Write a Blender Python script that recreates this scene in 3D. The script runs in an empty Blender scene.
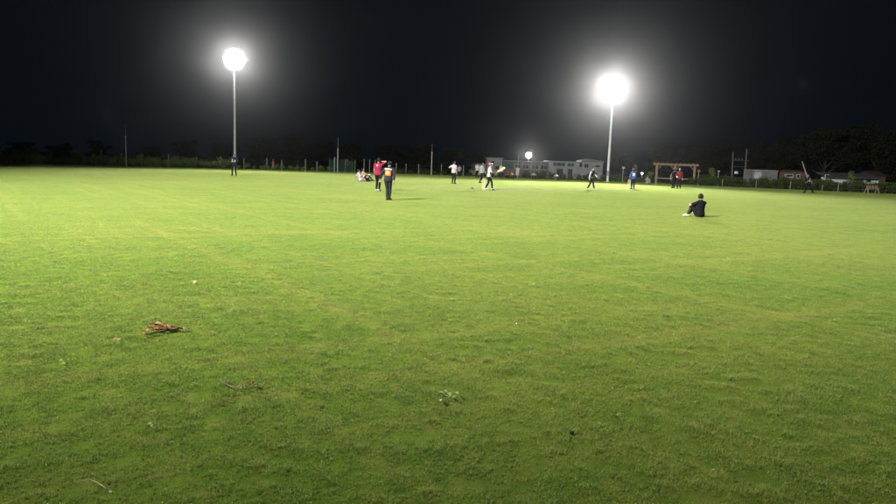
import bpy, bmesh, math, random
import numpy as np
from mathutils import Vector, Matrix, Quaternion

# ------------------------------------------------------------------ camera, sky, exposure
sc = bpy.context.scene
COL = sc.collection
F896, CX, CY = 690.0, 448.0, 252.0
CAM_H = 1.75
ROLL = math.radians(1.9)
PITCH = math.atan(91.0 * math.cos(ROLL) / F896)
cam_d = bpy.data.cameras.new('camera')
cam_d.sensor_width = 36.0
cam_d.lens = F896 / 896.0 * 36.0
cam_d.clip_start, cam_d.clip_end = 0.05, 3000
cam = bpy.data.objects.new('camera', cam_d)
COL.objects.link(cam)
CAM_R = Matrix.Rotation(math.radians(90) - PITCH, 3, 'X') @ Matrix.Rotation(ROLL, 3, 'Z')
CAM_L = Vector((0, 0, CAM_H))
cam.matrix_world = Matrix.Translation(CAM_L) @ CAM_R.to_4x4()
sc.camera = cam

world = bpy.data.worlds.new('World')
sc.world = world
world.use_nodes = True
wn = world.node_tree
bgn = wn.nodes['Background']
sky = wn.nodes.new('ShaderNodeTexSky')
sky.sky_type = 'NISHITA'
sky.sun_disc = False
sky.sun_elevation = math.radians(-4.0)
sky.sun_rotation = math.radians(170)
night = wn.nodes.new('ShaderNodeMix')          # faint even navy of the night sky on top of the last dusk
night.data_type = 'RGBA'
night.blend_type = 'ADD'
night.inputs[0].default_value = 1.0
night.inputs[7].default_value = (0.035, 0.062, 0.105, 1)
wn.links.new(sky.outputs[0], night.inputs[6])
wn.links.new(night.outputs[2], bgn.inputs[0])
bgn.inputs[1].default_value = 0.055

sc.view_settings.view_transform = 'Standard'
sc.view_settings.look = 'None'
sc.view_settings.exposure = 0.0
sc.view_settings.gamma = 1.0
sc.render.engine = 'CYCLES'
sc.cycles.use_denoising = True
sc.cycles.max_bounces = 6
sc.cycles.diffuse_bounces = 3
sc.cycles.glossy_bounces = 2
sc.cycles.transmission_bounces = 3
sc.cycles.volume_bounces = 0
sc.cycles.sample_clamp_indirect = 1.5

FLOOD_LEFT = 150000.0         # W, the taller mast in view
FLOOD_RIGHT = 300000.0        # W, the shorter, nearer mast in view
FLOOD_SIDE = 530000.0         # W, the mast beside the camera's left that throws the shadows
HAZE_DENSITY = 0.000040
HAZE_G = 0.95

# ------------------------------------------------------------------ helpers
RNG = random.Random(11)
NPR = np.random.default_rng(5)


def ray(x, y):
    return CAM_R @ Vector(((x - CX) / F896, -(y - CY) / F896, -1.0))


def ground(x, y, z=0.0):
    """the point of the level z that the photograph (896 px wide) shows at x, y"""
    d = ray(x, y)
    t = (z - CAM_L.z) / d.z
    return CAM_L + d * t


def at(x, y, dist):
    """the point at that forward distance in metres"""
    d = ray(x, y)
    return CAM_L + d * (dist / d.y)


def terrain(x, y):
    r = math.hypot(x, y - 20.0)
    t = min(1.0, max(0.0, (r - 72.0) / 60.0))
    return -1.8 * t * t * (3 - 2 * t)


def tag(o, label, cat, group=None, kind=None):
    o['label'] = label
    if cat:
        o['category'] = cat
    if group:
        o['group'] = group
    if kind:
        o['kind'] = kind
    return o


def empty(name, loc=(0, 0, 0), rz=0.0):
    o = bpy.data.objects.new(name, None)
    COL.objects.link(o)
    o.location = loc
    o.rotation_euler = (0, 0, rz)
    o.empty_display_size = 0.2
    return o


class MB:
    def __init__(self):
        self.v, self.f, self.s = [], [], []

    def add(self, vs, fs, smooth=False):
        b = len(self.v)
        self.v += [tuple(p) for p in vs]
        for q in fs:
            self.f.append(tuple(b + i for i in q))
            self.s.append(smooth)
        return self

    def box(self, lo, hi, M=None):
        x0, y0, z0 = lo
        x1, y1, z1 = hi
        vs = [Vector(p) for p in ((x0, y0, z0), (x1, y0, z0), (x1, y1, z0), (x0, y1, z0),
                                  (x0, y0, z1), (x1, y0, z1), (x1, y1, z1), (x0, y1, z1))]
        if M is not None:
            vs = [M @ p for p in vs]
        return self.add(vs, [(3, 2, 1, 0), (4, 5, 6, 7), (0, 1, 5, 4), (1, 2, 6, 5), (2, 3, 7, 6), (3, 0, 4, 7)])

    def bbox(self, lo, hi, b=0.01, M=None):
        """box with chamfered edges"""
        lo, hi = Vector(lo), Vector(hi)
        b = min(b, min(hi - lo) * 0.45)
        bm = bmesh.new()
        bmesh.ops.create_cube(bm, size=1.0)
        for v in bm.verts:
            v.co = Vector([(lo[i] + hi[i]) / 2 + v.co[i] * (hi[i] - lo[i]) for i in range(3)])
        bmesh.ops.bevel(bm, geom=bm.edges[:], offset=b, segments=1, affect='EDGES')
        bm.verts.index_update()
        vs = [(M @ v.co) if M is not None else v.co.copy() for v in bm.verts]
        fs = [[v.index for v in q.verts] for q in bm.faces]
        bm.free()
        return self.add(vs, fs)

    def tube(self, pts, rad, n=8, caps=True, smooth=True):
        pts = [Vector(p) for p in pts]
        if not hasattr(rad, '__len__'):
            rad = [rad] * len(pts)
        vs, fs = [], []
        ref = None
        for i, p in enumerate(pts):
            d = (pts[min(i + 1, len(pts) - 1)] - pts[max(i - 1, 0)])
            d = d.normalized() if d.length > 1e-9 else Vector((0, 0, 1))
            if ref is None:
                ref = Vector((1, 0, 0)) if abs(d.x) < 0.8 else Vector((0, 1, 0))
            a = (ref - d * ref.dot(d)).normalized()
            ref = a
            b = d.cross(a)
            for k in range(n):
                t = 2 * math.pi * k / n
                vs.append(p + (a * math.cos(t) + b * math.sin(t)) * rad[i])
        for i in range(len(pts) - 1):
            for k in range(n):
                k2 = (k + 1) % n
                fs.append((i * n + k, i * n + k2, (i + 1) * n + k2, (i + 1) * n + k))
        self.add(vs, fs, smooth)
        if caps:
            self.add(vs[:n], [tuple(reversed(range(n)))])
            self.add(vs[-n:], [tuple(range(n))])
        return self

    def ball(self, c, r, M=None, sub=2):
        bm = bmesh.new()
        bmesh.ops.create_icosphere(bm, subdivisions=sub, radius=1.0)
        bm.verts.index_update()
        r = Vector(r) if hasattr(r, '__len__') else Vector((r, r, r))
        vs = []
        for v in bm.verts:
            p = Vector((v.co.x * r.x, v.co.y * r.y, v.co.z * r.z)) + Vector(c)
            vs.append(M @ p if M is not None else p)
        fs = [[v.index for v in q.verts] for q in bm.faces]
        bm.free()
        return self.add(vs, fs, True)

    def mesh(self, name, m=None):
        me = bpy.data.meshes.new(name)
        me.from_pydata(self.v, [], self.f)
        me.polygons.foreach_set('use_smooth', self.s)
        if m is not None:
            me.materials.append(m)
        me.update()
        return me

    def build(self, name, m, parent=None):
        o = bpy.data.objects.new(name, self.mesh(name, m))
        COL.objects.link(o)
        if parent is not None:
            o.parent = parent
        return o


def link_mesh(name, me, parent=None, loc=None):
    o = bpy.data.objects.new(name, me)
    COL.objects.link(o)
    if parent is not None:
        o.parent = parent
    if loc is not None:
        o.location = loc
    return o


def copy_tree(o, parent=None):
    c = o.copy()
    COL.objects.link(c)
    c.parent = parent
    for ch in list(o.children):
        copy_tree(ch, c)
    return c


# ------------------------------------------------------------------ materials
MATS = {}


def mat(name, col, rough=0.7, var=0.15, scale=8.0, bump=0.0, bscale=40.0, metal=0.0, spec=0.4, col2=None):
    """painted or natural surface: base colour broken up by two octaves of noise, fine bump"""
    if name in MATS:
        return MATS[name]
    m = bpy.data.materials.new(name)
    m.use_nodes = True
    nt = m.node_tree
    bs = nt.nodes['Principled BSDF']
    tc = nt.nodes.new('ShaderNodeTexCoord')
    nz = nt.nodes.new('ShaderNodeTexNoise')
    nz.inputs['Scale'].default_value = scale
    nz.inputs['Detail'].default_value = 5
    nt.links.new(tc.outputs['Object'], nz.inputs['Vector'])
    rp = nt.nodes.new('ShaderNodeValToRGB')
    c2 = col2 if col2 else tuple(c * (1 - var) for c in col)
    c1 = col if col2 else tuple(min(1, c * (1 + var)) for c in col)
    rp.color_ramp.elements[0].position = 0.32
    rp.color_ramp.elements[1].position = 0.68
    rp.color_ramp.elements[0].color = (*c2, 1)
    rp.color_ramp.elements[1].color = (*c1, 1)
    nt.links.new(nz.outputs['Fac'], rp.inputs['Fac'])
    nt.links.new(rp.outputs['Color'], bs.inputs['Base Color'])
    bs.inputs['Roughness'].default_value = rough
    bs.inputs['Metallic'].default_value = metal
    bs.inputs['Specular IOR Level'].default_value = spec
    if bump:
        n2 = nt.nodes.new('ShaderNodeTexNoise')
        n2.inputs['Scale'].default_value = bscale
        n2.inputs['Detail'].default_value = 3
        nt.links.new(tc.outputs['Object'], n2.inputs['Vector'])
        bp = nt.nodes.new('ShaderNodeBump')
        bp.inputs['Strength'].default_value = bump
        bp.inputs['Distance'].default_value = 0.02
        nt.links.new(n2.outputs['Fac'], bp.inputs['Height'])
        nt.links.new(bp.outputs['Normal'], bs.inputs['Normal'])
    MATS[name] = m
    return m


def glow(name, col, strength):
    if name in MATS:
        return MATS[name]
    m = bpy.data.materials.new(name)
    m.use_nodes = True
    bs = m.node_tree.nodes['Principled BSDF']
    bs.inputs['Base Color'].default_value = (0.8, 0.8, 0.8, 1)
    bs.inputs['Emission Color'].default_value = (*col, 1)
    bs.inputs['Emission Strength'].default_value = strength
    MATS[name] = m
    return m


def leaf_mat(name, c1, c2, trans=0.25, rough=0.55):
    """two-sided leaf: diffuse, a little gloss and some light through it; colour differs leaf by leaf"""
    if name in MATS:
        return MATS[name]
    m = bpy.data.materials.new(name)
    m.use_nodes = True
    nt = m.node_tree
    out = nt.nodes['Material Output']
    bs = nt.nodes['Principled BSDF']
    geo = nt.nodes.new('ShaderNodeNewGeometry')
    rp = nt.nodes.new('ShaderNodeMix')
    rp.data_type = 'RGBA'
    rp.inputs[6].default_value = (*c1, 1)
    rp.inputs[7].default_value = (*c2, 1)
    nt.links.new(geo.outputs['Random Per Island'], rp.inputs[0])
    nt.links.new(rp.outputs[2], bs.inputs['Base Color'])
    bs.inputs['Roughness'].default_value = rough
    bs.inputs['Specular IOR Level'].default_value = 0.06
    tr = nt.nodes.new('ShaderNodeBsdfTranslucent')
    nt.links.new(rp.outputs[2], tr.inputs['Color'])
    mx = nt.nodes.new('ShaderNodeMixShader')
    mx.inputs[0].default_value = trans
    nt.links.new(bs.outputs[0], mx.inputs[1])
    nt.links.new(tr.outputs[0], mx.inputs[2])
    nt.links.new(mx.outputs[0], out.inputs['Surface'])
    MATS[name] = m
    return m


def turf_colour(nt, low, high, dry):
    """world-space patches: greener and yellower areas, faint drawn-out mowing streaks; returns a colour socket"""
    geo = nt.nodes.new('ShaderNodeNewGeometry')

    def noise(scale, sx, sy, detail=3, rot=0.0):
        mp = nt.nodes.new('ShaderNodeMapping')
        mp.inputs['Scale'].default_value = (sx, sy, 1)
        src = geo.outputs['Position']
        if rot:                                # turn first, then stretch, so that the bands run at that angle
            vr = nt.nodes.new('ShaderNodeVectorRotate')
            vr.rotation_type = 'Z_AXIS'
            vr.inputs['Angle'].default_value = rot
            nt.links.new(src, vr.inputs['Vector'])
            src = vr.outputs[0]
        nt.links.new(src, mp.inputs['Vector'])
        n = nt.nodes.new('ShaderNodeTexNoise')
        n.inputs['Scale'].default_value = scale
        n.inputs['Detail'].default_value = detail
        nt.links.new(mp.outputs[0], n.inputs['Vector'])
        return n.outputs['Fac']

    def mathn(op, a, b):
        n = nt.nodes.new('ShaderNodeMath')
        n.operation = op
        for i, q in enumerate((a, b)):
            if isinstance(q, (int, float)):
                n.inputs[i].default_value = q
            else:
                nt.links.new(q, n.inputs[i])
        return n.outputs[0]

    def ramp(s, lo, hi):
        n = nt.nodes.new('ShaderNodeMapRange')
        n.inputs['From Min'].default_value = lo
        n.inputs['From Max'].default_value = hi
        nt.links.new(s, n.inputs['Value'])
        return n.outputs[0]

    def mix(f, a, b):
        n = nt.nodes.new('ShaderNodeMix')
        n.data_type = 'RGBA'
        nt.links.new(f, n.inputs[0])
        for i, q in ((6, a), (7, b)):
            if isinstance(q, tuple):
                n.inputs[i].default_value = (*q, 1)
            else:
                nt.links.new(q, n.inputs[i])
        return n.outputs[2]

    patches = ramp(noise(1.1, 1, 1, 5), 0.35, 0.68)
    big = ramp(noise(0.16, 1, 1, 4), 0.36, 0.64)
    streak = ramp(noise(0.55, 0.28, 1.6, 4, 0.12), 0.52, 0.70)
    spots = ramp(noise(3.6, 1, 1, 4), 0.58, 0.74)
    # faint criss-cross of roller and mower tracks: long thin bands in two directions
    tr1 = ramp(noise(1.0, 0.045, 1.9, 2, 0.95), 0.54, 0.68)
    tr2 = ramp(noise(1.0, 0.045, 1.6, 2, -0.55), 0.54, 0.68)
    fine = ramp(noise(9.0, 1, 1, 3), 0.42, 0.66)
    clump = ramp(noise(6.0, 1, 1, 4), 0.38, 0.62)
    c = mix(mathn('ADD', mathn('MULTIPLY', patches, 0.5), mathn('MULTIPLY', clump, 0.5)), low, high)
    d = mathn('ADD', mathn('MULTIPLY', streak, 0.12), mathn('MULTIPLY', spots, 0.42))
    d = mathn('ADD', d, mathn('MULTIPLY', big, 0.22))
    d = mathn('ADD', d, mathn('MULTIPLY', mathn('ADD', tr1, tr2), 0.23))
    d = mathn('ADD', d, mathn('MULTIPLY', fine, 0.14))
    d = mathn('MINIMUM', d, 0.85)
    return mix(d, c, dry), mix


# ------------------------------------------------------------------ ground
def ground_material():
    m = bpy.data.materials.new('turf_soil')
    m.use_nodes = True
    nt = m.node_tree
    bs = nt.nodes['Principled BSDF']
    c, _ = turf_colour(nt, (0.045, 0.095, 0.009), (0.075, 0.125, 0.014), (0.16, 0.15, 0.04))
    nt.links.new(c, bs.inputs['Base Color'])
    bs.inputs['Roughness'].default_value = 0.95
    bs.inputs['Specular IOR Level'].default_value = 0.0
    return m


def build_ground():
    vs, fs = [(0.0, 20.0, 0.0)], []
    radii = [4, 9, 15, 22, 30, 38, 46, 54, 60, 65, 70, 74, 80, 86, 92, 100, 110, 120, 132, 150, 190, 260, 380, 640]
    n = 96
    for r in radii:
        for k in range(n):
            t = 2 * math.pi * k / n
            x, y = r * math.cos(t), 20 + r * math.sin(t)
            vs.append((x, y, terrain(x, y)))
    for k in range(n):
        fs.append((0, 1 + k, 1 + (k + 1) % n))
    for i in range(len(radii) - 1):
        a, b = 1 + i * n, 1 + (i + 1) * n
        for k in range(n):
            k2 = (k + 1) % n
            fs.append((a + k, b + k, b + k2, a + k2))
    mb = MB()
    mb.add(vs, fs, True)
    o = mb.build('ground', ground_material())
    o['kind'] = 'structure'
    o['label'] = 'level turf of the cricket ground falling away beyond the fence'
    return o


build_ground()

# boundary of the mown field as the photograph shows it (x, y of the turf's far edge)
EDGE_PX = [(-160, 160.5), (0, 163.3), (100, 166.0), (235, 169.0), (330, 171.8), (450, 175.8), (600, 181.6),
           (700, 185.6), (800, 190.0), (896, 194.2), (1060, 201.5)]
EDGE = [ground(x, y) for x, y in EDGE_PX]


def edge_px(x):
    for (x0, y0), (x1, y1) in zip(EDGE_PX, EDGE_PX[1:]):
        if x0 <= x <= x1:
            return y0 + (y1 - y0) * (x - x0) / (x1 - x0)
    return EDGE_PX[0][1] if x < 0 else EDGE_PX[-1][1]


def edge_pt(x, back=0.0):
    p = ground(x, edge_px(x))
    d = Vector((p.x, p.y, 0)).normalized()
    p = p + d * back
    return Vector((p.x, p.y, terrain(p.x, p.y)))


EDGE_ANG = [(math.atan2(p.x, p.y), math.hypot(p.x, p.y)) for p in EDGE]


def edge_r(a):
    if a <= EDGE_ANG[0][0]:
        return EDGE_ANG[0][1]
    for (a0, r0), (a1, r1) in zip(EDGE_ANG, EDGE_ANG[1:]):
        if a0 <= a <= a1:
            return r0 + (r1 - r0) * (a - a0) / (a1 - a0)
    return EDGE_ANG[-1][1]


PITCH_A = ground(484, 190.2)
PITCH_B = ground(629.5, 188.6)
PDIR = (PITCH_B - PITCH_A).normalized()
PNOR = Vector((-PDIR.y, PDIR.x, 0))


def grass_material():
    m = bpy.data.materials.new('grass_blade')
    m.use_nodes = True
    nt = m.node_tree
    out = nt.nodes['Material Output']
    bs = nt.nodes['Principled BSDF']
    c, mix = turf_colour(nt, (0.034, 0.114, 0.004), (0.104, 0.204, 0.010), (0.25, 0.25, 0.042))
    tip = nt.nodes.new('ShaderNodeAttribute')
    tip.attribute_name = 'tip'
    rnd = nt.nodes.new('ShaderNodeAttribute')
    rnd.attribute_name = 'shade'
    # blade by blade: some drier, some deeper green
    c2 = mix(rnd.outputs['Fac'], c, (0.27, 0.265, 0.055))
    tm = nt.nodes.new('ShaderNodeMath')
    tm.operation = 'MULTIPLY'
    tm.inputs[1].default_value = 0.62
    tp3 = nt.nodes.new('ShaderNodeMath')        # pale dry tip; also paints in the overexposed wash of the far turf
    tp3.operation = 'POWER'
    tp3.inputs[1].default_value = 2.6
    nt.links.new(tip.outputs['Fac'], tp3.inputs[0])
    nt.links.new(tp3.outputs[0], tm.inputs[0])
    c3 = mix(tm.outputs[0], c2, (0.40, 0.42, 0.27))
    nt.links.new(c3, bs.inputs['Base Color'])
    bs.inputs['Roughness'].default_value = 0.55
    bs.inputs['Specular IOR Level'].default_value = 0.08
    tr = nt.nodes.new('ShaderNodeBsdfTranslucent')
    nt.links.new(c3, tr.inputs['Color'])
    mx = nt.nodes.new('ShaderNodeMixShader')
    mx.inputs[0].default_value = 0.34
    nt.links.new(bs.outputs[0], mx.inputs[1])
    nt.links.new(tr.outputs[0], mx.inputs[2])
    nt.links.new(mx.outputs[0], out.inputs['Surface'])
    return m


def grass_tile(name, n, hmin, hmax, w, m, rng):
    """one square metre of turf: n bent blades in tufts"""
    nt = n // 9
    tx, ty = rng.random(nt), rng.random(nt)
    th = 0.75 + 0.5 * rng.random(nt)
    ti = rng.integers(0, nt, n)
    loose = rng.random(n) < 0.45
    x = np.where(loose, rng.random(n), tx[ti] + rng.normal(0, 0.007, n)) - 0.5
    y = np.where(loose, rng.random(n), ty[ti] + rng.normal(0, 0.007, n)) - 0.5
    # uneven growth: hummocks and hollows a hand's breadth across, wrapping at the tile's edge
    hum = np.zeros(n)
    for _ in range(46):
        cx, cy, rr = rng.random() - .5, rng.random() - .5, 0.025 + 0.055 * rng.random()
        dx = (x - cx + .5) % 1 - .5
        dy = (y - cy + .5) % 1 - .5
        hum += rng.choice((-0.75, 1.0)) * np.exp(-(dx * dx + dy * dy * 1.6) / (rr * rr))
    h = (hmin + (hmax - hmin) * rng.random(n)) * np.where(loose, 0.85, th[ti]) * np.clip(1.0 + 0.95 * hum, 0.2, 2.3)
    a = rng.random(n) * 2 * np.pi
    lean = 0.25 + 0.9 * rng.random(n)
    ld = rng.random(n) * 2 * np.pi
    wx, wy = np.cos(a) * w * 0.5, np.sin(a) * w * 0.5
    lx, ly = np.cos(ld) * h * lean, np.sin(ld) * h * lean
    z0 = np.full(n, -0.002)
    V = np.empty((n, 5, 3))
    V[:, 0] = np.stack([x - wx, y - wy, z0], 1)
    V[:, 1] = np.stack([x + wx, y + wy, z0], 1)
    V[:, 2] = np.stack([x + lx * .35 + wx * .8, y + ly * .35 + wy * .8, h * .62], 1)
    V[:, 3] = np.stack([x + lx * .35 - wx * .8, y + ly * .35 - wy * .8, h * .62], 1)
    V[:, 4] = np.stack([x + lx, y + ly, h * (1.0 - 0.25 * (lean - 0.25))], 1)
    V = V.reshape(-1, 3)
    base = np.arange(n) * 5
    me = bpy.data.meshes.new(name)
    loops = np.stack([base, base + 1, base + 2, base + 3, base + 3, base + 2, base + 4], 1).reshape(-1)
    starts = np.stack([np.arange(n) * 7, np.arange(n) * 7 + 4], 1).reshape(-1)
    me.vertices.add(len(V))
    me.vertices.foreach_set('co', V.reshape(-1))
    me.loops.add(len(loops))
    me.loops.foreach_set('vertex_index', loops.astype(np.int32))
    me.polygons.add(len(starts))
    me.polygons.foreach_set('loop_start', starts.astype(np.int32))
    me.update(calc_edges=True)
    tp = me.attributes.new('tip', 'FLOAT', 'POINT')
    tp.data.foreach_set('value', np.tile(np.array([0, 0, .45, .45, 1.0], np.float32), n))
    sh = me.attributes.new('shade', 'FLOAT', 'POINT')
    s = np.clip(rng.random(n) ** 3 * 0.9, 0, 1).astype(np.float32)
    sh.data.foreach_set('value', np.repeat(s, 5))
    me.materials.append(m)
    return bpy.data.objects.new(name, me)       # only instanced, never linked itself


def build_grass():
    gm = grass_material()
    rng = np.random.default_rng(3)
    tiles = [grass_tile('grass_tile', 15000, 0.008, 0.022, 0.0028, gm, rng) for _ in range(6)]
    pts = []
    for i in range(-70, 71):
        for j in range(-3, 92):
            x, y = i + 0.5, j + 0.5
            if abs(x) > 5 + 0.80 * (y + 3):
                continue
            a, r = math.atan2(x, y), math.hypot(x, y)
            if r > edge_r(a) + 0.8 and y > 0:
                continue
            # the playing strip itself is mown to the soil
            q = Vector((x, y, 0)) - PITCH_A
            u, v = q.dot(PDIR), q.dot(PNOR)
            if -1.0 < u < (PITCH_B - PITCH_A).length + 1.0 and abs(v) < 0.75:
                continue
            pts.append((x, y, 0.0))
    me = bpy.data.meshes.new('grass')
    me.from_pydata(pts, [], [])
    o = bpy.data.objects.new('grass', me)
    COL.objects.link(o)
    me.materials.append(gm)
    ng = bpy.data.node_groups.new('grass_scatter', 'GeometryNodeTree')
    ng.interface.new_socket('Geometry', in_out='INPUT', socket_type='NodeSocketGeometry')
    ng.interface.new_socket('Geometry', in_out='OUTPUT', socket_type='NodeSocketGeometry')
    N, L = ng.nodes, ng.links
    gi, go = N.new('NodeGroupInput'), N.new('NodeGroupOutput')
    pick = N.new('FunctionNodeRandomValue')
    pick.data_type = 'INT'
    pick.inputs[4].default_value = 0
    pick.inputs[5].default_value = 5
    turn = N.new('FunctionNodeRandomValue')
    turn.data_type = 'INT'
    turn.inputs[4].default_value = 0
    turn.inputs[5].default_value = 3
    turn.inputs['Seed'].default_value = 7
    mul = N.new('ShaderNodeMath')
    mul.operation = 'MULTIPLY'
    mul.inputs[1].default_value = math.pi / 2
    L.new(turn.outputs[2], mul.inputs[0])
    cmb = N.new('ShaderNodeCombineXYZ')
    L.new(mul.outputs[0], cmb.inputs[2])
    join = N.new('GeometryNodeJoinGeometry')
    for k, t in enumerate(tiles):
        oi = N.new('GeometryNodeObjectInfo')
        oi.inputs['Object'].default_value = t
        oi.inputs['As Instance'].default_value = True
        eq = N.new('FunctionNodeCompare')
        eq.data_type = 'INT'
        eq.operation = 'EQUAL'
        eq.inputs[3].default_value = k
        L.new(pick.outputs[2], eq.inputs[2])
        io = N.new('GeometryNodeInstanceOnPoints')
        L.new(gi.outputs[0], io.inputs['Points'])
        L.new(eq.outputs[0], io.inputs['Selection'])
        L.new(oi.outputs['Geometry'], io.inputs['Instance'])
        L.new(cmb.outputs[0], io.inputs['Rotation'])
        L.new(io.outputs[0], join.inputs[0])
    L.new(join.outputs[0], go.inputs[0])
    md = o.modifiers.new('scatter', 'NODES')
    md.node_group = ng
    tag(o, 'short mown green grass covering the cricket field', None, None, 'stuff')
    return o


build_grass()


def build_pitch():
    """the bare, rolled strip between the two wickets: clay with wear at both ends"""
    L = (PITCH_B - PITCH_A).length
    mb = MB()
    nu, nv = 50, 8
    vs, fs = [], []
    for i in range(nu + 1):
        for j in range(nv + 1):
            u = -1.8 + (L + 3.6) * i / nu
            w = 0.95 + 0.12 * math.sin(i * 1.7) + 0.08 * math.sin(i * 4.1 + 1)
            v = -w + 2 * w * j / nv
            p = PITCH_A + PDIR * u + PNOR * v
            z = 0.012 + 0.003 * math.sin(i * 2.3 + j) if 0 < j < nv and 0 < i < nu else 0.0
            vs.append((p.x, p.y, z))
    for i in range(nu):
        for j in range(nv):
            a = i * (nv + 1) + j
            fs.append((a, a + nv + 1, a + nv + 2, a + 1))
    mb.add(vs, fs, True)
    m = mat('rolled_clay', (0.20, 0.195, 0.105), 0.95, 0.2, 1.6, 0.3, 20, col2=(0.12, 0.13, 0.055), spec=0.0)
    o = mb.build('pitch', m)
    o['kind'] = 'structure'
    o['label'] = 'pale worn strip of rolled clay between the two wickets'


build_pitch()


# ------------------------------------------------------------------ floodlight masts
STEEL = mat('galvanised_steel', (0.42, 0.43, 0.43), 0.5, 0.12, 3.0, metal=0.4)
DARKSTEEL = mat('dark_grey_housing', (0.09, 0.09, 0.095), 0.5, 0.2, 6.0, metal=0.3)
LENS = glow('lit_floodlight_lens', (1.0, 0.985, 0.94), 220.0)
LENS.cycles.emission_sampling = 'NONE'


def flood_mast(base, height, aim, watts, label, spread=72, blend=0.8, size=1.0, soft=0.5):
    base, aim = Vector(base), Vector(aim)
    root = empty('floodlight_mast', base)
    tag(root, label, 'floodlight', 'tall floodlight masts round the field')
    d = aim - (base + Vector((0, 0, height)))
    rz = math.atan2(d.y, d.x) - math.pi / 2           # local +Y looks at the aim
    root.rotation_euler = (0, 0, rz)
    MB().tube([(0, 0, 0.02), (0, 0, height * .5), (0, 0, height - 0.7)], [0.15, 0.125, 0.095], 12).build('pole', STEEL, root)
    bp = MB().bbox((-0.28, -0.28, 0.0), (0.28, 0.28, 0.03), 0.008)
    for k in range(4):
        a = k * math.pi / 2
        bp.tube([(0.12 * math.cos(a), 0.12 * math.sin(a), 0.03), (0.25 * math.cos(a), 0.25 * math.sin(a), 0.03),
                 ], 0.012, 6)
    bp.build('base_plate', STEEL, root)
    MB().bbox((-0.11, 0.12, 0.7), (0.11, 0.2, 1.25), 0.01).build('access_box', DARKSTEEL, root)
    pitch = math.atan2(-d.z, math.hypot(d.x, d.y)) * 0.6
    R = 0.92 * size
    M = Matrix.Translation((0, 0.32, height)) @ Matrix.Rotation(-pitch, 4, 'X')
    # round drum head in place of a lamp cluster, its disc shaped to imitate bloom: stepped housing with cooling fins, a rim and a slightly domed glass
    n = 48

    def lathe(prof, smooth=True):
        vs, fs = [], []
        for r, y in prof:
            for k in range(n):
                t = 2 * math.pi * k / n
                vs.append(M @ Vector((r * math.cos(t), y, r * math.sin(t))))
        for i in range(len(prof) - 1):
            for k in range(n):
                k2 = (k + 1) % n
                fs.append((i * n + k, (i + 1) * n + k, (i + 1) * n + k2, i * n + k2))
        return MB().add(vs, fs, smooth)

    drum = lathe([(0.01, -0.30), (R * .45, -0.30), (R * .5, -0.24), (R * .9, -0.12), (R * .99, 0.0), (R * .99, 0.05), (0.01, 0.05)])
    for k in range(16):
        t = 2 * math.pi * k / 16
        F = M @ Matrix.Rotation(-t, 4, 'Y')
        drum.box((R * .5, -0.27, -0.015), (R * .88, -0.10, 0.015), F)
    ho = drum.build('flood_head', DARKSTEEL, root)
    lathe([(R * 1.0, -0.01), (R * 1.03, -0.01), (R * 1.03, 0.07), (R * 1.0, 0.07), (R * 1.0, -0.01)]).build('rim', STEEL, ho)
    lathe([(R * 1.035, -0.01), (R * 1.045, 0.05), (R * 1.0, 0.10), (R * .9, 0.13), (R * .7, 0.17), (R * .4, 0.21), (0.01, 0.23)]).build('lens', LENS, ho)
    br = MB().bbox((-0.14, -0.14, height - 0.9), (0.14, 0.14, height - 0.55), 0.02)
    br.tube([(0, 0, height - 0.6), (0, 0, height + 0.25)], 0.09, 10)
    br.bbox((-0.5, -0.09, height - 0.12), (0.5, 0.03, height + 0.12), 0.02)
    br.build('bracket', STEEL, root)
    ld = bpy.data.lights.new('flood_beam', 'SPOT')
    ld.energy = watts
    ld.spot_size = math.radians(spread)
    ld.spot_blend = blend
    ld.shadow_soft_size = soft
    ld.color = (1.0, 0.985, 0.93)
    lo = bpy.data.objects.new('flood_beam', ld)
    COL.objects.link(lo)
    src = base + Vector((0, 0, height)) + Vector((d.x, d.y, 0)).normalized() * (0.7 + soft * 0.8)
    lo.parent = root
    root_m = Matrix.Translation(base) @ Matrix.Rotation(rz, 4, 'Z')
    q = (aim - src).to_track_quat('-Z', 'Y')
    lo.matrix_parent_inverse = root_m.inverted()
    lo.matrix_basis = Matrix.Translation(src) @ q.to_matrix().to_4x4()
    return root


bL = edge_pt(235, 1.6)
tL = at(237.0, 60, bL.y)
bR = edge_pt(607.5, 0.6)
tR = at(611.0, 91, bR.y)
flood_mast((bL.x, bL.y, 0), tL.z, (-4, 30, 0), FLOOD_LEFT,
           'tall lit floodlight mast behind the man in the navy jacket', spread=110, size=1.2)
flood_mast((bR.x, bR.y, 0), tR.z, (2, 28, 0), FLOOD_RIGHT,
           'shorter lit floodlight mast beside the pale building and timber frame', size=1.15, spread=104, blend=1.0)
flood_mast((-26, -4, 0), 25.0, (-1, 35, 0), FLOOD_SIDE,
           'floodlight mast on the near side of the field throwing long shadows', spread=86, blend=1.0, soft=1.6)


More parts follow.
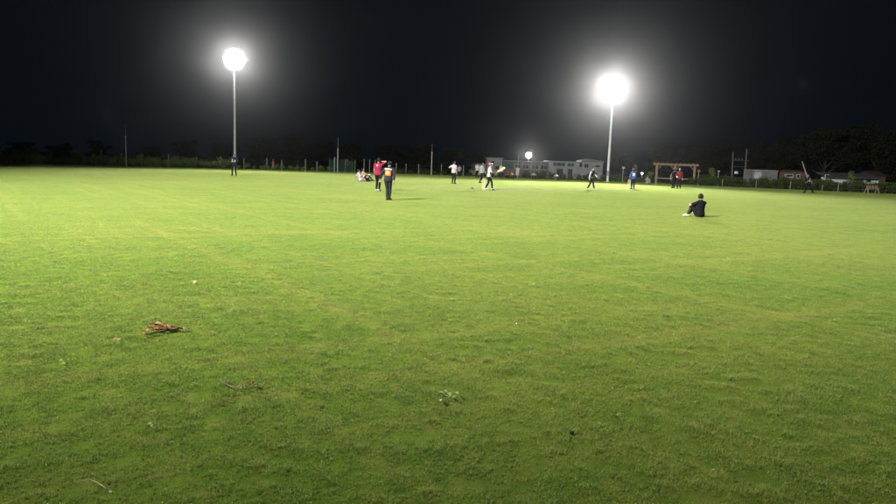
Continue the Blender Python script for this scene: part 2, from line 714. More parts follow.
def globe_lamp(x, y, dist, rad, watts, height_name, label):
    p = at(x, y, dist)
    z0 = terrain(p.x, p.y)
    root = empty('lamp_post', (p.x, p.y, z0))
    tag(root, label, 'lamp')
    h = p.z - z0
    MB().tube([(0, 0, 0), (0, 0, h - rad * 0.95)], [0.06, 0.04], 8).build('pole', DARKSTEEL, root)
    MB().tube([(0, 0, h - rad * 1.25), (0, 0, h - rad * 0.9)], [0.07, rad * 0.5], 10).build('collar', DARKSTEEL, root)
    g = MB().ball((0, 0, h), rad, sub=3).build('globe', glow('lit_globe_glass_%d' % int(watts), (1, 0.97, 0.9), 30.0 if watts > 1000 else 1.6), root)
    g.visible_shadow = True
    if watts:
        ld = bpy.data.lights.new('globe_light', 'POINT')
        ld.energy = watts
        ld.shadow_soft_size = rad
        ld.color = (1.0, 0.97, 0.9)
        lo = bpy.data.objects.new('globe_light', ld)
        COL.objects.link(lo)
        lo.parent = root
        lo.location = (0, -rad * 2.6, h)
    return root


pF = at(528.5, 155.2, 172)
zF = terrain(pF.x, pF.y)
flood_mast((pF.x, pF.y, zF), pF.z - zF, (pF.x * .7, 60, 0), 30000.0,
           'small bright floodlight showing just above the roof of the long hall', spread=110, size=0.65, soft=0.3)
globe_lamp(642.0, 173.4, 82, 0.13, 80, 'near', 'small white lamp on a post beside the blue shirted player')

# ------------------------------------------------------------------ boundary fence, tall posts, net
CONC = mat('weathered_concrete', (0.15, 0.145, 0.135), 0.9, 0.25, 6.0, 0.3, 30)
WIRE = mat('dull_fence_wire', (0.22, 0.22, 0.21), 0.6, 0.1, 5.0, metal=0.6)


def fence(xs, hts, back, label, hw=0.055):
    pts = [edge_pt(x, back) for x in xs]
    root = empty('boundary_fence', pts[0])
    tag(root, label, 'fence')
    for p, h in zip(pts, hts):
        m = MB()
        M = Matrix.Translation(p - pts[0]) @ Matrix.Rotation(RNG.uniform(-0.03, 0.03), 4, 'Y') @ Matrix.Rotation(RNG.uniform(0, 1.5), 4, 'Z')
        m.bbox((-hw, -hw, -0.1), (hw, hw, h), 0.014, M)
        m.build('post', CONC, root)
    for lv in (0.35, 0.75, 1.1):
        w = MB()
        line = []
        for i in range(len(pts) - 1):
            for k in range(4):
                t = k / 4
                q = pts[i].lerp(pts[i + 1], t) - pts[0]
                line.append(q + Vector((0, 0, lv - 0.05 * 4 * t * (1 - t))))
        line.append(pts[-1] - pts[0] + Vector((0, 0, lv)))
        w.tube(line, 0.004, 4, smooth=False)
        w.build('wire', WIRE, root)
    return root


fence([-24, 1, 27, 52, 77, 102, 122, 142, 168.4, 196.5, 221, 244, 267, 282, 305.5, 317],
      [1.45, 1.55, 1.3, 1.3, 1.35, 1.7, 1.4, 1.5, 1.5, 1.35, 1.4, 1.25, 1.4, 1.2, 1.4, 1.2], 2.2,
      'wire fence of pale concrete posts behind the row of round shrubs')
fence([364, 369.5, 374.5, 396, 406, 418.5, 441, 463], [1.65, 1.6, 1.6, 1.3, 1.25, 1.3, 1.35, 1.3], 2.6,
      'wire fence of close thin posts behind the crimson shirted player', 0.04)
fence([722, 756, 790, 822, 838, 868, 902], [0.8, 0.8, 0.85, 0.6, 0.85, 0.75, 0.8], -0.1,
      'low wire fence of grey posts in front of the thick hedge', 0.035)


def tall_post(x, ytop, ymid, back, label):
    b = edge_pt(x, back)
    root = empty('boundary_pole', b)
    tag(root, label, 'pole', 'slim tall poles along the boundary')
    zt, zm = at(x, ytop, b.y).z, at(x, ymid, b.y).z
    MB().tube([(0, 0, -0.1), (0, 0, zm)], [0.06, 0.055], 8).build('lower_tube', mat('white_pole_paint', (0.26, 0.26, 0.245), 0.6, 0.15), root)
    MB().tube([(0, 0, zm), (0, 0, zt)], [0.028, 0.02], 6).build('upper_rod', mat('dull_brown_rod', (0.16, 0.13, 0.11), 0.7), root)
    MB().tube([(0, 0, zm - 0.05), (0, 0, zm + 0.05)], 0.068, 8).build('collar', STEEL, root)


tall_post(126.4, 124, 136.5, 0.4, 'slim pole with thin rod rising from the shrubs, leftmost of three')
tall_post(337.6, 137, 149.5, 0.3, 'slim pole with thin rod beside the green practice net')
tall_post(431.3, 144, 152.5, 0.5, 'slim pole with thin rod between the two white shirted men and net')


def practice_net():
    xs = [329.5, 334.2, 345, 355]
    pts = [edge_pt(x, 0.9) for x in xs]
    root = empty('practice_net', pts[0])
    tag(root, 'dark green practice net hung between slim posts at the field edge', 'net')
    green = mat('green_net_cord', (0.012, 0.05, 0.03), 0.8, 0.2)
    hs = [1.55, 1.75, 1.6, 1.5]
    for p, h, pale in zip(pts, hs, (0, 1, 0, 0)):
        MB().tube([p - pts[0] - Vector((0, 0, .1)), p - pts[0] + Vector((0.02, 0, h))], 0.045, 8).build(
            'post', mat('white_pole_paint', (0.26, 0.26, 0.245), 0.6, 0.15) if pale else mat('green_post_paint', (0.03, 0.07, 0.05), 0.6), root)
    for a, b, ha, hb in zip(pts, pts[1:], hs, hs[1:]):
        m = MB()
        a, b = a - pts[0], b - pts[0]
        n = max(4, int((b - a).length / 0.07))
        for i in range(n + 1):
            t = i / n
            q = a.lerp(b, t)
            top = ha + (hb - ha) * t - 0.12 - 0.10 * 4 * t * (1 - t)
            m.tube([q + Vector((0, 0, 0.03)), q + Vector((0, 0.05 * math.sin(i), top * .5)), q + Vector((0, 0, top))], 0.009, 3, False, False)
        for k in range(20):
            line = []
            for i in range(9):
                t = i / 8
                top = ha + (hb - ha) * t - 0.12 - 0.10 * 4 * t * (1 - t)
                line.append(a.lerp(b, t) + Vector((0, 0.03 * math.sin(i * 2 + k), 0.03 + (top - 0.03) * k / 19)))
            m.tube(line, 0.009, 3, False, False)
        o = m.build('netting', green, root)
        o['kind'] = 'stuff'


practice_net()

# ------------------------------------------------------------------ shrubs and trees
SHRUB_LEAF = leaf_mat('shrub_leaf', (0.085, 0.14, 0.03), (0.15, 0.22, 0.055))
HEDGE_LEAF = leaf_mat('hedge_leaf', (0.026, 0.042, 0.012), (0.055, 0.078, 0.02))
PALE_LEAF = leaf_mat('young_leaf', (0.06, 0.085, 0.022), (0.12, 0.145, 0.045))
TREE_LEAF = leaf_mat('tree_leaf', (0.015, 0.018, 0.009), (0.022, 0.026, 0.012))
BARK = mat('grey_brown_bark', (0.026, 0.023, 0.02), 0.95, 0.3, 10, 0.5, 30)


def leaf_quads(centres, size, rng):
    n = len(centres)
    d = rng.normal(size=(n, 3))
    d /= np.linalg.norm(d, axis=1)[:, None]
    u = np.cross(d, rng.normal(size=(n, 3)))
    u /= np.linalg.norm(u, axis=1)[:, None]
    v = np.cross(d, u)
    L = (size * (0.65 + 0.7 * rng.random(n)))[:, None]
    W = L * (0.42 + 0.2 * rng.random(n))[:, None]
    V = np.stack([centres - u * L * .5, centres + v * W * .5 + d * L * .08, centres + u * L * .5, centres - v * W * .5 + d * L * .08], 1)
    return V.reshape(-1, 3), np.arange(n * 4).reshape(-1, 4)


def np_mesh(name, V, Fq, m):
    me = bpy.data.meshes.new(name)
    me.vertices.add(len(V))
    me.vertices.foreach_set('co', np.ascontiguousarray(V, dtype=np.float32).reshape(-1))
    k = Fq.shape[1]
    me.loops.add(Fq.size)
    me.loops.foreach_set('vertex_index', Fq.reshape(-1).astype(np.int32))
    me.polygons.add(len(Fq))
    me.polygons.foreach_set('loop_start', (np.arange(len(Fq)) * k).astype(np.int32))
    me.update(calc_edges=True)
    if m is not None:
        me.materials.append(m)
    return me


def shrub_variant(seed, m, n=620, leaf=0.085):
    """unit shrub about 1 m tall and 1 m wide: lumps of leaves on a few stems"""
    rng = np.random.default_rng(seed)
    lumps = []
    for k in range(9):
        a, r = rng.random() * 6.28, 0.30 * math.sqrt(rng.random())
        z = 0.22 + 0.58 * rng.random() * (1 - 0.8 * r)
        lumps.append((r * math.cos(a), r * math.sin(a), z, 0.15 + 0.13 * rng.random()))
    lumps = np.array(lumps)
    pick = rng.integers(0, len(lumps), n)
    d = rng.normal(size=(n, 3))
    d /= np.linalg.norm(d, axis=1)[:, None]
    rr = lumps[pick, 3] * (0.55 + 0.55 * rng.random(n))
    C = lumps[pick, :3] + d * rr[:, None]
    C[:, 2] = np.abs(C[:, 2]) + 0.03
    V, Fq = leaf_quads(C, leaf, rng)
    fol = np_mesh('foliage', V, Fq, m)
    st = MB()
    for k in range(5):
        q = lumps[k]
        st.tube([(0.02 * math.cos(k * 1.3), 0.02 * math.sin(k * 1.3), -0.05), (q[0] * .5, q[1] * .5, q[2] * .55), tuple(q[:3])], [0.018, 0.013, 0.006], 5)
    return fol, st.mesh('stem', BARK)


SHRUBS = [shrub_variant(40 + k, SHRUB_LEAF) for k in range(4)]
HEDGES = [shrub_variant(60 + k, HEDGE_LEAF, 760, 0.10) for k in range(4)]
YOUNG = [shrub_variant(80 + k, PALE_LEAF, 420, 0.10) for k in range(2)]


def shrub(name, p, w, h, var, label, group, cat='shrub'):
    o = empty(name, p, RNG.uniform(0, 6.28))
    o.scale = (w, w, h)
    tag(o, label, cat, group)
    link_mesh('foliage', var[0], o)
    link_mesh('stem', var[1], o)
    return o


_ONES = ('', 'first', 'second', 'third', 'fourth', 'fifth', 'sixth', 'seventh', 'eighth', 'ninth', 'tenth', 'eleventh', 'twelfth', 'thirteenth',
         'fourteenth', 'fifteenth', 'sixteenth', 'seventeenth', 'eighteenth', 'nineteenth')
_TENS = {20: ('twentieth', 'twenty'), 30: ('thirtieth', 'thirty'), 40: ('fortieth', 'forty'), 50: ('fiftieth', 'fifty')}


def nth(k):
    if k < 20:
        return _ONES[k]
    t = k // 10 * 10
    return _TENS[t][0] if k == t else _TENS[t][1] + '-' + _ONES[k - t]


def number(row, text, flip=False):
    for k, o in enumerate(reversed(row) if flip else row):
        o['label'] = text % nth(k + 1)


# row of round shrubs along the left fence (x in the photo, height m)
row = []
x = -14.0
while x < 232:
    big = {28: 1.7, 33: 1.85, 78: 1.7, 92: 1.5, 183: 1.45, 190: 1.4}
    h = RNG.uniform(1.0, 1.5)
    for bx, bh in big.items():
        if abs(bx - x) < 4:
            h = bh
    p = edge_pt(x, RNG.uniform(0.3, 1.3))
    row.append(shrub('round_shrub', p, h * RNG.uniform(0.85, 1.15), h, RNG.choice(SHRUBS), '', 'row of round shrubs left of the tall mast'))
    x += RNG.uniform(4.5, 8.5)
number(row, '%s round green shrub from the tall mast along the concrete post fence', True)
row = []
x = 238.0
while x < 330:
    h = RNG.uniform(0.5, 0.8)
    p = edge_pt(x, RNG.uniform(0.3, 1.2))
    row.append(shrub('low_shrub', p, h * RNG.uniform(1.1, 1.5), h, RNG.choice(SHRUBS), '', 'low shrubs between tall mast and net'))
    x += RNG.uniform(5.0, 9.0)
number(row, '%s low shrub from the tall mast towards the green practice net')
row = []
x = 378.0
while x < 528:
    h = RNG.uniform(0.4, 0.75)
    p = edge_pt(x, RNG.uniform(1.0, 5.5))
    row.append(shrub('low_shrub', p, h * RNG.uniform(1.2, 1.7), h, RNG.choice(HEDGES), '', 'low shrubs behind the players'))
    x += RNG.uniform(6, 11)
number(row, '%s low dark shrub from the crimson player towards the long hall')
row = []
x = 530.0
while x < 655:
    h = RNG.uniform(0.65, 1.15)
    p = edge_pt(x, RNG.uniform(0.3, 3.0))
    row.append(shrub('leafy_shrub', p, h * RNG.uniform(1.0, 1.4), h, RNG.choice(HEDGES), '', 'shrubs in front of the pale building'))
    x += RNG.uniform(5, 8)
number(row, '%s leafy shrub from the long hall towards the timber frame')
rows = {0.45: [], 1.5: []}
x = 693.0
while x < 915:
    for back in (0.45, 1.5):
        h = RNG.uniform(0.95, 1.35) * (1.08 if back > 1 else 0.92)
        p = edge_pt(x + RNG.uniform(-3, 3), back + RNG.uniform(-.25, .35))
        rows[back].append(shrub('hedge_shrub', p, h * RNG.uniform(1.0, 1.35), h, RNG.choice(HEDGES), '', 'shrubs of the thick hedge'))
    x += RNG.uniform(6, 9)
number(rows[0.45], '%s shrub from the timber frame in the front row of the thick hedge')
number(rows[1.5], '%s shrub from the timber frame in the back row of the thick hedge')
for xx, yt, back, w, lab in ((634.0, 164.0, 2.0, 1.0, 'small pale leaved tree above the blue shirted player'),
                             (650.5, 170.0, 2.2, 1.3, 'bushy young tree beside the timber frame and the small lamp'),
                             (711.0, 165.5, 1.6, 1.2, 'thin young tree standing up from the hedge beside the timber frame'),
                             (849.0, 170.5, 0.9, 1.25, 'pale leaved young tree in front of the white shed')):
    p = edge_pt(xx, back)
    top = at(xx, yt, p.y).z
    r = empty('young_tree', p, RNG.uniform(0, 6))
    tag(r, lab, 'tree')
    fol, stm = RNG.choice(YOUNG)
    tr_ = MB().tube([(0, 0, -0.1), (0.03, 0.02, top * .35), (-0.02, 0.0, top * .7)], [0.05, 0.04, 0.02], 7)
    for k in range(5):
        a = k * 1.26
        tr_.tube([(0.02, 0.01, top * (.3 + .07 * k)), (0.3 * w * math.cos(a) * .6, 0.3 * w * math.sin(a) * .6, top * (.45 + .08 * k))], [0.018, 0.008], 5)
    tr_.build('trunk', BARK, r)
    c = link_mesh('crown', fol, r, (0, 0, top * 0.28))
    c.scale = (w * 0.95, w * 0.95, top * 0.72)


def tree_variant(seed, squat=1.0):
    """unit tree 1 m tall: tapered trunk, limbs, leaf clumps with gaps"""
    rng = np.random.default_rng(seed)
    tb = MB()
    tips = []
    tb.tube([(0, 0, -0.03), (0.01, 0.005, 0.16), (-0.005, 0.01, 0.34), (0.01, 0, 0.58)], [0.028, 0.021, 0.016, 0.007], 8)
    for k in range(9):
        a = k * 2.4 + rng.random()
        z0 = 0.20 + 0.035 * k
        L = (0.26 + 0.14 * rng.random()) * squat * (1 - 0.03 * k)
        z1 = z0 + 0.12 + 0.16 * rng.random() + 0.03 * k
        mid = (L * .5 * math.cos(a), L * .5 * math.sin(a), z0 + (z1 - z0) * .6)
        end = (L * math.cos(a + .3), L * math.sin(a + .3), z1)
        tb.tube([(0, 0, z0), mid, end], [0.011, 0.007, 0.003], 5)
        tips += [mid, end]
        for j in range(2):
            e2 = (mid[0] + rng.normal() * .09, mid[1] + rng.normal() * .09, mid[2] + .08 + .1 * rng.random())
            tb.tube([mid, e2], [0.005, 0.002], 4)
            tips.append(e2)
    tips += [(0.02, 0.0, 0.7), (-0.07, 0.04, 0.72), (0.06, -0.05, 0.8)]
    C = []
    for t in tips:
        k = int(rng.integers(170, 320))
        r = 0.07 + 0.06 * rng.random()
        d = rng.normal(size=(k, 3))
        d /= np.linalg.norm(d, axis=1)[:, None]
        C.append(np.array(t) + d * (r * rng.random(k) ** 0.4)[:, None] * np.array([1.15, 1.15, .8]))
    C = np.concatenate(C)
    C[:, 2] = np.clip(C[:, 2], 0.16, 1.0)
    V, Fq = leaf_quads(C, 0.033, rng)
    return tb.mesh('trunk', BARK), np_mesh('crown', V, Fq, TREE_LEAF)


TREES = [tree_variant(100 + k, 1.0 + 0.25 * (k % 3)) for k in range(5)]
TREE_SPOTS = [(-20, 138, 120), (22, 141, 105), (60, 143, 118), (98, 139, 126), (150, 144, 112), (185, 138, 130), (225, 140, 122),
              (262, 137, 118), (298, 133, 112), (322, 139, 128), (352, 141, 116), (388, 144, 125), (420, 143, 132), (452, 147, 140), (478, 150, 165),
              (622, 152, 150), (662, 146, 140), (700, 142, 132), (722, 140, 138), (768, 139, 118), (800, 133, 126), (826, 128, 114), (852, 121, 120),
              (880, 126, 116), (912, 122, 118), (940, 130, 124)]
for i, (tx, ty, td) in enumerate(TREE_SPOTS):
    p = at(tx, 160, td)
    z0 = terrain(p.x, p.y)
    h = at(tx, ty, td).z - z0
    o = empty('leafy_tree', (p.x, p.y, z0), RNG.uniform(0, 6.28))
    o.scale = (h * RNG.uniform(0.95, 1.25),) * 2 + (h,)
    ORD = ('first', 'second', 'third', 'fourth', 'fifth', 'sixth', 'seventh', 'eighth', 'ninth', 'tenth', 'eleventh', 'twelfth',
           'thirteenth', 'fourteenth', 'fifteenth')
    if tx < 480:
        tag(o, '%s dark tree from the left in the tree line beyond the far fence' % ORD[i], 'tree', 'tree line behind the far fence')
    elif tx < 740:
        tag(o, '%s dark tree from the short mast, behind the timber frame' % ORD[i - 15], 'tree', 'trees behind the timber frame')
    else:
        tag(o, '%s dark tree from the utility poles, towering behind the sheds' % ORD[i - 19], 'tree', 'trees behind the sheds')
    tr_, cr_ = TREES[i % 5]
    link_mesh('trunk', tr_, o)
    link_mesh('crown', cr_, o)

# ------------------------------------------------------------------ buildings
WALLW = mat('pale_plaster', (0.33, 0.345, 0.345), 0.85, 0.18, 0.6, 0.2, 6)
WALLG = mat('grey_plaster', (0.19, 0.195, 0.19), 0.88, 0.2, 0.6, 0.2, 6)
WALLB = mat('brown_grey_plaster', (0.115, 0.105, 0.095), 0.9, 0.25, 0.5, 0.2, 6)
ROOFP = mat('pale_roof_edge', (0.28, 0.28, 0.265), 0.7, 0.15, 1.0)
ROOFD = mat('dark_sheet_roof', (0.075, 0.08, 0.08), 0.6, 0.2, 0.8)
TEAL = mat('green_window_film', (0.018, 0.07, 0.055), 0.25, 0.25, 1.5, spec=0.5)
DARKG = mat('dark_window_glass', (0.02, 0.022, 0.024), 0.12, 0.2, 2, spec=0.6)
FRAMEW = mat('white_window_frame', (0.33, 0.33, 0.32), 0.6, 0.1)
DOORM = mat('dark_doorway', (0.035, 0.035, 0.035), 0.8, 0.2)  # dark door leaves, and the painted shade of the shed opening
GREENCLOTH = mat('green_awning_cloth', (0.015, 0.13, 0.085), 0.8, 0.2, 2)
BRICKR = mat('red_brick_wall', (0.085, 0.047, 0.043), 0.9, 0.3, 1.2, 0.3, 8)


class Facade:
    """a building whose front is given in photo pixels at one distance"""

    def __init__(self, name, x0, x1, ytop, dist, depth, wall, label, cat='building', ytop1=None):
        self.D = dist
        a = at(x0, ytop, dist)
        b = at(x1, ytop1 if ytop1 else ytop + (x1 - x0) * 0.033, dist)
        z0 = min(terrain(a.x, dist), terrain(b.x, dist)) - 0.3
        self.root = empty(name, (a.x, dist, z0))
        self.o = Vector((a.x, dist, z0))
        self.w = b.x - a.x
        self.h = a.z - z0
        self.depth = depth
        tag(self.root, label, cat)
        MB().bbox((0, 0, 0), (self.w, depth, self.h), 0.03).build('wall', wall, self.root)

    def loc(self, x, y):
        return at(x, y, self.D) - self.o

    def rect(self, x0, y0, x1, y1, proud=0.05):
        a, b = self.loc(x0, y0), self.loc(x1, y1)
        return min(a.x, b.x), min(a.z, b.z), max(a.x, b.x), max(a.z, b.z)

    def window(self, x0, y0, x1, y1, pane, mull=1):
        ax, az, bx, bz = self.rect(x0, y0, x1, y1)
        t = 0.09
        m = MB()
        m.box((ax - t, -0.07, az - t), (ax, 0.02, bz + t)).box((bx, -0.07, az - t), (bx + t, 0.02, bz + t))
        m.box((ax + .001, -0.065, bz), (bx - .001, 0.02, bz + t)).box((ax + .001, -0.065, az - t), (bx - .001, 0.02, az))
        for k in range(mull):
            cx = ax + (bx - ax) * (k + 1) / (mull + 1)
            m.box((cx - 0.03, -0.06, az + .001), (cx + 0.03, 0.01, bz - .001))
        w = m.build('window', FRAMEW, self.root)
        for k in range(mull + 1):
            cx0 = ax + (bx - ax) * k / (mull + 1)
            cx1 = ax + (bx - ax) * (k + 1) / (mull + 1)
            MB().box((cx0 + .002, -0.03, az + .002), (cx1 - .002, 0.012, bz - .002)).build('pane', pane, w)
        MB().box((ax - 0.14, -0.16, az - 0.16), (bx + 0.14, 0.0, az - t - .003)).build('sill', FRAMEW, w)

    def slab(self, name, x0, y0, x1, y1, m, out=0.12, back=0.0):
        ax, az, bx, bz = self.rect(x0, y0, x1, y1)
        return MB().bbox((ax, -out, az), (bx, back, bz), 0.012).build(name, m, self.root)

    def roof(self, m, over=0.25, th=0.14, pitch=0.0):
        mb = MB()
        if pitch:
            w, d, h = self.w + over, self.depth + over, self.h
            vs = [(-over, -over, h), (w, -over, h), (w, d, h), (-over, d, h), (-over, d / 2, h + pitch), (w, d / 2, h + pitch)]
            mb.add(vs, [(0, 1, 5, 4), (2, 3, 4, 5), (1, 2, 5), (3, 0, 4), (3, 2, 1, 0)])
        else:
            mb.bbox((-over, -over, self.h + 0.003), (self.w + over, self.depth + over, self.h + th), 0.02)
        return mb.build('roof', m, self.root)


f = Facade('low_shed', 464, 486.5, 163.6, 156, 5, WALLW, 'long low grey shed at the end of the pale building', 'shed')
f.roof(ROOFP, 0.15, 0.1)
f.window(467.5, 166.5, 471, 169, DARKG)
f.window(475, 166.8, 478.5, 169.3, DARKG)
f = Facade('block_building', 487, 502.5, 158.0, 152, 7, WALLW, 'tall grey block with one small dark window behind the batsman')
f.roof(ROOFP, 0.3, 0.16)
f.window(490.8, 161.2, 494.2, 163.0, DARKG, 0)
f.window(495.5, 166.0, 498.8, 169.5, DARKG)
f = Facade('long_hall', 503.2, 548.2, 160.9, 151, 8, WALLB, 'long brownish hall with green awning and pale roof edge')
f.roof(ROOFP, 0.22, 0.17)
aw = f.slab('awning', 501.0, 163.4, 512.8, 167.6, GREENCLOTH, 0.9, -0.35)
f.window(515.5, 164.5, 520.0, 168.6, DARKG)
f.window(523.0, 164.8, 528.5, 168.8, DARKG)
f.window(532.0, 165.0, 538.2, 169.3, TEAL)
f.window(540.8, 165.2, 547.0, 169.4, DARKG)
for xx in (513.6, 521.6, 530.3, 539.6):
    f.slab('column', xx - .5, 162.4, xx + .5, 184, WALLG, 0.22)
f.slab('door', 524, 171, 528, 184, DOORM, 0.04)
f = Facade('pale_house', 549.0, 603.0, 161.2, 148, 8, WALLW, 'pale house with green windows beside the shorter floodlight mast')
f.roof(ROOFP, 0.15, 0.12)
g0 = f.loc(581.5, 160.6)
g1 = f.loc(603.2, 160.8)
wz = f.h
MB().add([(g0.x, -.12, wz + .13), (g1.x + .25, -.12, wz + .13), (g1.x + .25, 6, wz + .13), (g0.x, 6, wz + .13),
          ((g0.x + g1.x) / 2 - .6, -.12, wz + .78), ((g0.x + g1.x) / 2 - .6, 6, wz + .78), (g0.x, -.12, wz + .42), (g0.x, 6, wz + .42),
          (g1.x + .25, -.12, wz + .40), (g1.x + .25, 6, wz + .40)],
         [(0, 1, 8, 4, 6), (3, 7, 5, 9, 2), (6, 4, 5, 7), (4, 8, 9, 5), (1, 2, 9, 8), (0, 6, 7, 3), (3, 2, 1, 0)]).build('gable', WALLG, f.root)
f.window(553.2, 162.6, 565.0, 166.2, TEAL, 2)
f.window(567.6, 163.2, 573.8, 166.4, TEAL)
f.window(579.6, 162.8, 582.0, 167.0, DARKG, 0)
f.window(584.4, 163.8, 588.2, 167.6, DARKG)
f.window(595.5, 165.0, 599.5, 167.2, DARKG)
for xx in (551.5, 563.8, 576.5):
    f.slab('column', xx - .65, 167.2, xx + .65, 186, FRAMEW, 0.25)
f.slab('porch_ledge', 549.4, 166.95, 578.0, 167.8, FRAMEW, 0.32)
f.slab('door', 556.6, 168.6, 562.0, 186, DOORM, 0.05)
f.slab('door', 568.0, 169.0, 571.5, 186, DOORM, 0.05)
# right-hand sheds
f = Facade('white_container', 753.0, 778.2, 170.0, 96, 3, mat('dull_grey_sheet', (0.15, 0.15, 0.145), 0.8, 0.2, 0.8), 'pale grey cabin with a bright end panel behind the hedge', 'cabin')
f.roof(ROOFP, 0.05, 0.06)
f.slab('end_panel', 754.3, 172.4, 761.0, 180, WALLW, 0.05)
f.window(756.5, 170.9, 759.8, 171.9, DARKG, 0)
f = Facade('brick_hut', 779.0, 806.0, 171.6, 97, 2, BRICKR, 'low red brick hut with a pale framed window behind the hedge', 'hut')
f.roof(mat('red_roof_sheet', (0.06, 0.03, 0.028), 0.8, 0.2, 1.0), 0.1, 0.1)
f.slab('fascia', 781.0, 170.2, 800.5, 171.0, ROOFP, 0.22)
f.window(786.5, 174.6, 792.6, 176.6, DARKG, 0)
f.slab('tan_panel', 784.4, 174.0, 785.4, 176.8, mat('tan_board', (0.40, 0.30, 0.18), 0.8), 0.05)  # narrow tan panel beside the window frame
f.window(797.0, 174.8, 799.2, 177.8, DARKG, 0)
f = Facade('white_shed', 830.0, 879.0, 177.4, 90, 2.2, mat('white_lime_wash', (0.43, 0.46, 0.48), 0.85, 0.18, 0.7),
           'white walled shed with dark sloping roof at the end of the hedge', 'shed')
rw, rh = f.w, f.h
rf = MB().add([(-.5, -.7, rh - .04), (rw + .1, -.7, rh - .04), (rw + .1, 2.4, rh + .55), (-.5, 2.4, rh + .55),
               (-.5, -.7, rh + .04), (rw + .1, -.7, rh + .04), (rw + .1, 2.4, rh + .64), (-.5, 2.4, rh + .64)],
              [(3, 2, 1, 0), (4, 5, 6, 7), (0, 1, 5, 4), (1, 2, 6, 5), (2, 3, 7, 6), (3, 0, 4, 7)])
rf.build('roof', ROOFD, f.root)
f.slab('doorway_shade', 853.5, 178.6, 862.0, 192, DOORM, 0.05)  # flat dark slab paints the shade inside the open doorway
f.window(866.5, 179.6, 870.5, 182.5, DARKG, 0)
c0 = f.loc(823.8, 174.5)
pm = MB()
pm.tube([(c0.x, -.4, 0.2), (c0.x, -.4, c0.z)], 0.06, 8)
pm.tube([(c0.x, -.4, c0.z), (-.3, -.4, c0.z - 0.05)], 0.05, 8)
pm.build('lean_to_post', STEEL, f.root)
g = Facade('red_gable_hut', 873, 886, 176.0, 104, 4, BRICKR, 'small dark red hut with a peaked roof behind the white shed', 'hut')
g.roof(mat('red_roof_sheet', (0.06, 0.03, 0.028), 0.8, 0.2, 1.0), 0.2, 0.1, 0.75)

# ------------------------------------------------------------------ timber frame
TIMBER = mat('orange_brown_timber', (0.115, 0.075, 0.042), 0.75, 0.25, 3.0, 0.3, 20)


def timber_frame():
    b0, b1 = edge_pt(655.8, 1.0), edge_pt(693.4, 1.0)
    root = empty('timber_frame', b0)
    tag(root, 'long timber gate frame of three posts under a double beam', 'frame')
    ax = (b1 - b0)
    L = ax.length
    rz = math.atan2(ax.y, ax.x)
    root.rotation_euler = (0, 0, rz)
    H = at(655.8, 163.2, b0.y).z
    for k in (0.0, 0.485, 1.0):
        MB().bbox((L * k - .13, -.13, -.15), (L * k + .13, .13, H - .2), 0.02).build('post', TIMBER, root)
    for s in (-0.2, 0.2):
        MB().bbox((-.42, s - .055, H - .21), (L + .42, s + .055, H + .02), 0.015).build('beam', TIMBER, root)
    for k in range(11):
        u = -.3 + (L + .6) * k / 10
        MB().bbox((u - .04, -.55, H + .021), (u + .04, .55, H + .11), 0.01).build('rafter', TIMBER, root)
    for k, sgn in ((0, 1), (0.485, -1), (0.485, 1), (1, -1)):
        u = L * k
        MB().tube([(u + sgn * .10, 0, H - .62), (u + sgn * .5, 0, H - .2)], 0.055, 6).build('brace', TIMBER, root)
    pale = mat('pale_rail', (0.30, 0.30, 0.28), 0.7)
    MB().tube([(0.13, 0.3, 0.62), (L - .13, 0.3, 0.62)], 0.035, 6).build('rail', pale, root)


timber_frame()


def utility_poles():
    b0, b1 = at(731.8, 180, 100), at(744.8, 180, 100)
    z0 = terrain(b0.x, b0.y)
    root = empty('utility_pole', (b0.x, b0.y, z0))
    tag(root, 'pair of slim utility poles joined by cross bars behind the hedge', 'pole')
    grey = mat('grey_utility_steel', (0.09, 0.085, 0.075), 0.7, 0.2)
    t0, t1 = at(733.2, 152, 100) - root.location, at(746.8, 149, 100) - root.location
    d = Vector((b1.x - b0.x, 0, 0))
    MB().tube([(0, 0, 0), t0], [0.12, 0.09], 8).build('pole', grey, root)
    MB().tube([d, t1], [0.12, 0.09], 8).build('pole', grey, root)
    zc = (at(738, 160.4, 100) - root.location).z
    MB().bbox((-.15, -.16, zc - .025), (d.x + .35, -.10, zc + .025), .01).build('cross_bar', grey, root)
    z2 = (at(738, 166.6, 100) - root.location).z
    MB().bbox((-.1, -.16, z2 - .025), (d.x + .25, -.10, z2 + .025), .01).build('cross_bar', grey, root)
    ins = mat('brown_porcelain', (0.26, 0.15, 0.09), 0.3, 0.2)
    for x in (735.4, 738.8, 741.9):
        q = at(x, 159.0, 100) - root.location
        m = MB().tube([(q.x, -.13, zc + .05), (q.x, -.13, zc + .30)], 0.03, 8)
        for k in range(3):
            m.tube([(q.x, -.13, zc + .09 + k * .07), (q.x, -.13, zc + .115 + k * .07)], [0.085, 0.05], 10)
        m.build('insulator', ins, root)
    q = at(735.6, 172.5, 100) - root.location
    MB().bbox((q.x - .2, -.4, q.z - .2), (q.x + .2, -.1, q.z + .18), .03).build('meter_box', mat('white_enamel', (0.5, 0.5, 0.48), 0.4, 0.05), root)


utility_poles()


def leaning_pole():
    b = edge_pt(811.5, 1.0)
    top = at(802.2, 161.5, b.y + 0.5)
    root = empty('leaning_pole', b)
    tag(root, 'pale tapering pole leaning over the hedge beside the red hut', 'pole')
    t = top - b
    MB().tube([(0, 0, 0), t * .5, t], [0.10, 0.075, 0.035], 9).build('shaft', mat('bleached_wood', (0.20, 0.175, 0.15), 0.85, 0.25, 4), root)
    MB().tube([t * .49, t * .52], 0.082, 9).build('band', DARKSTEEL, root)


leaning_pole()


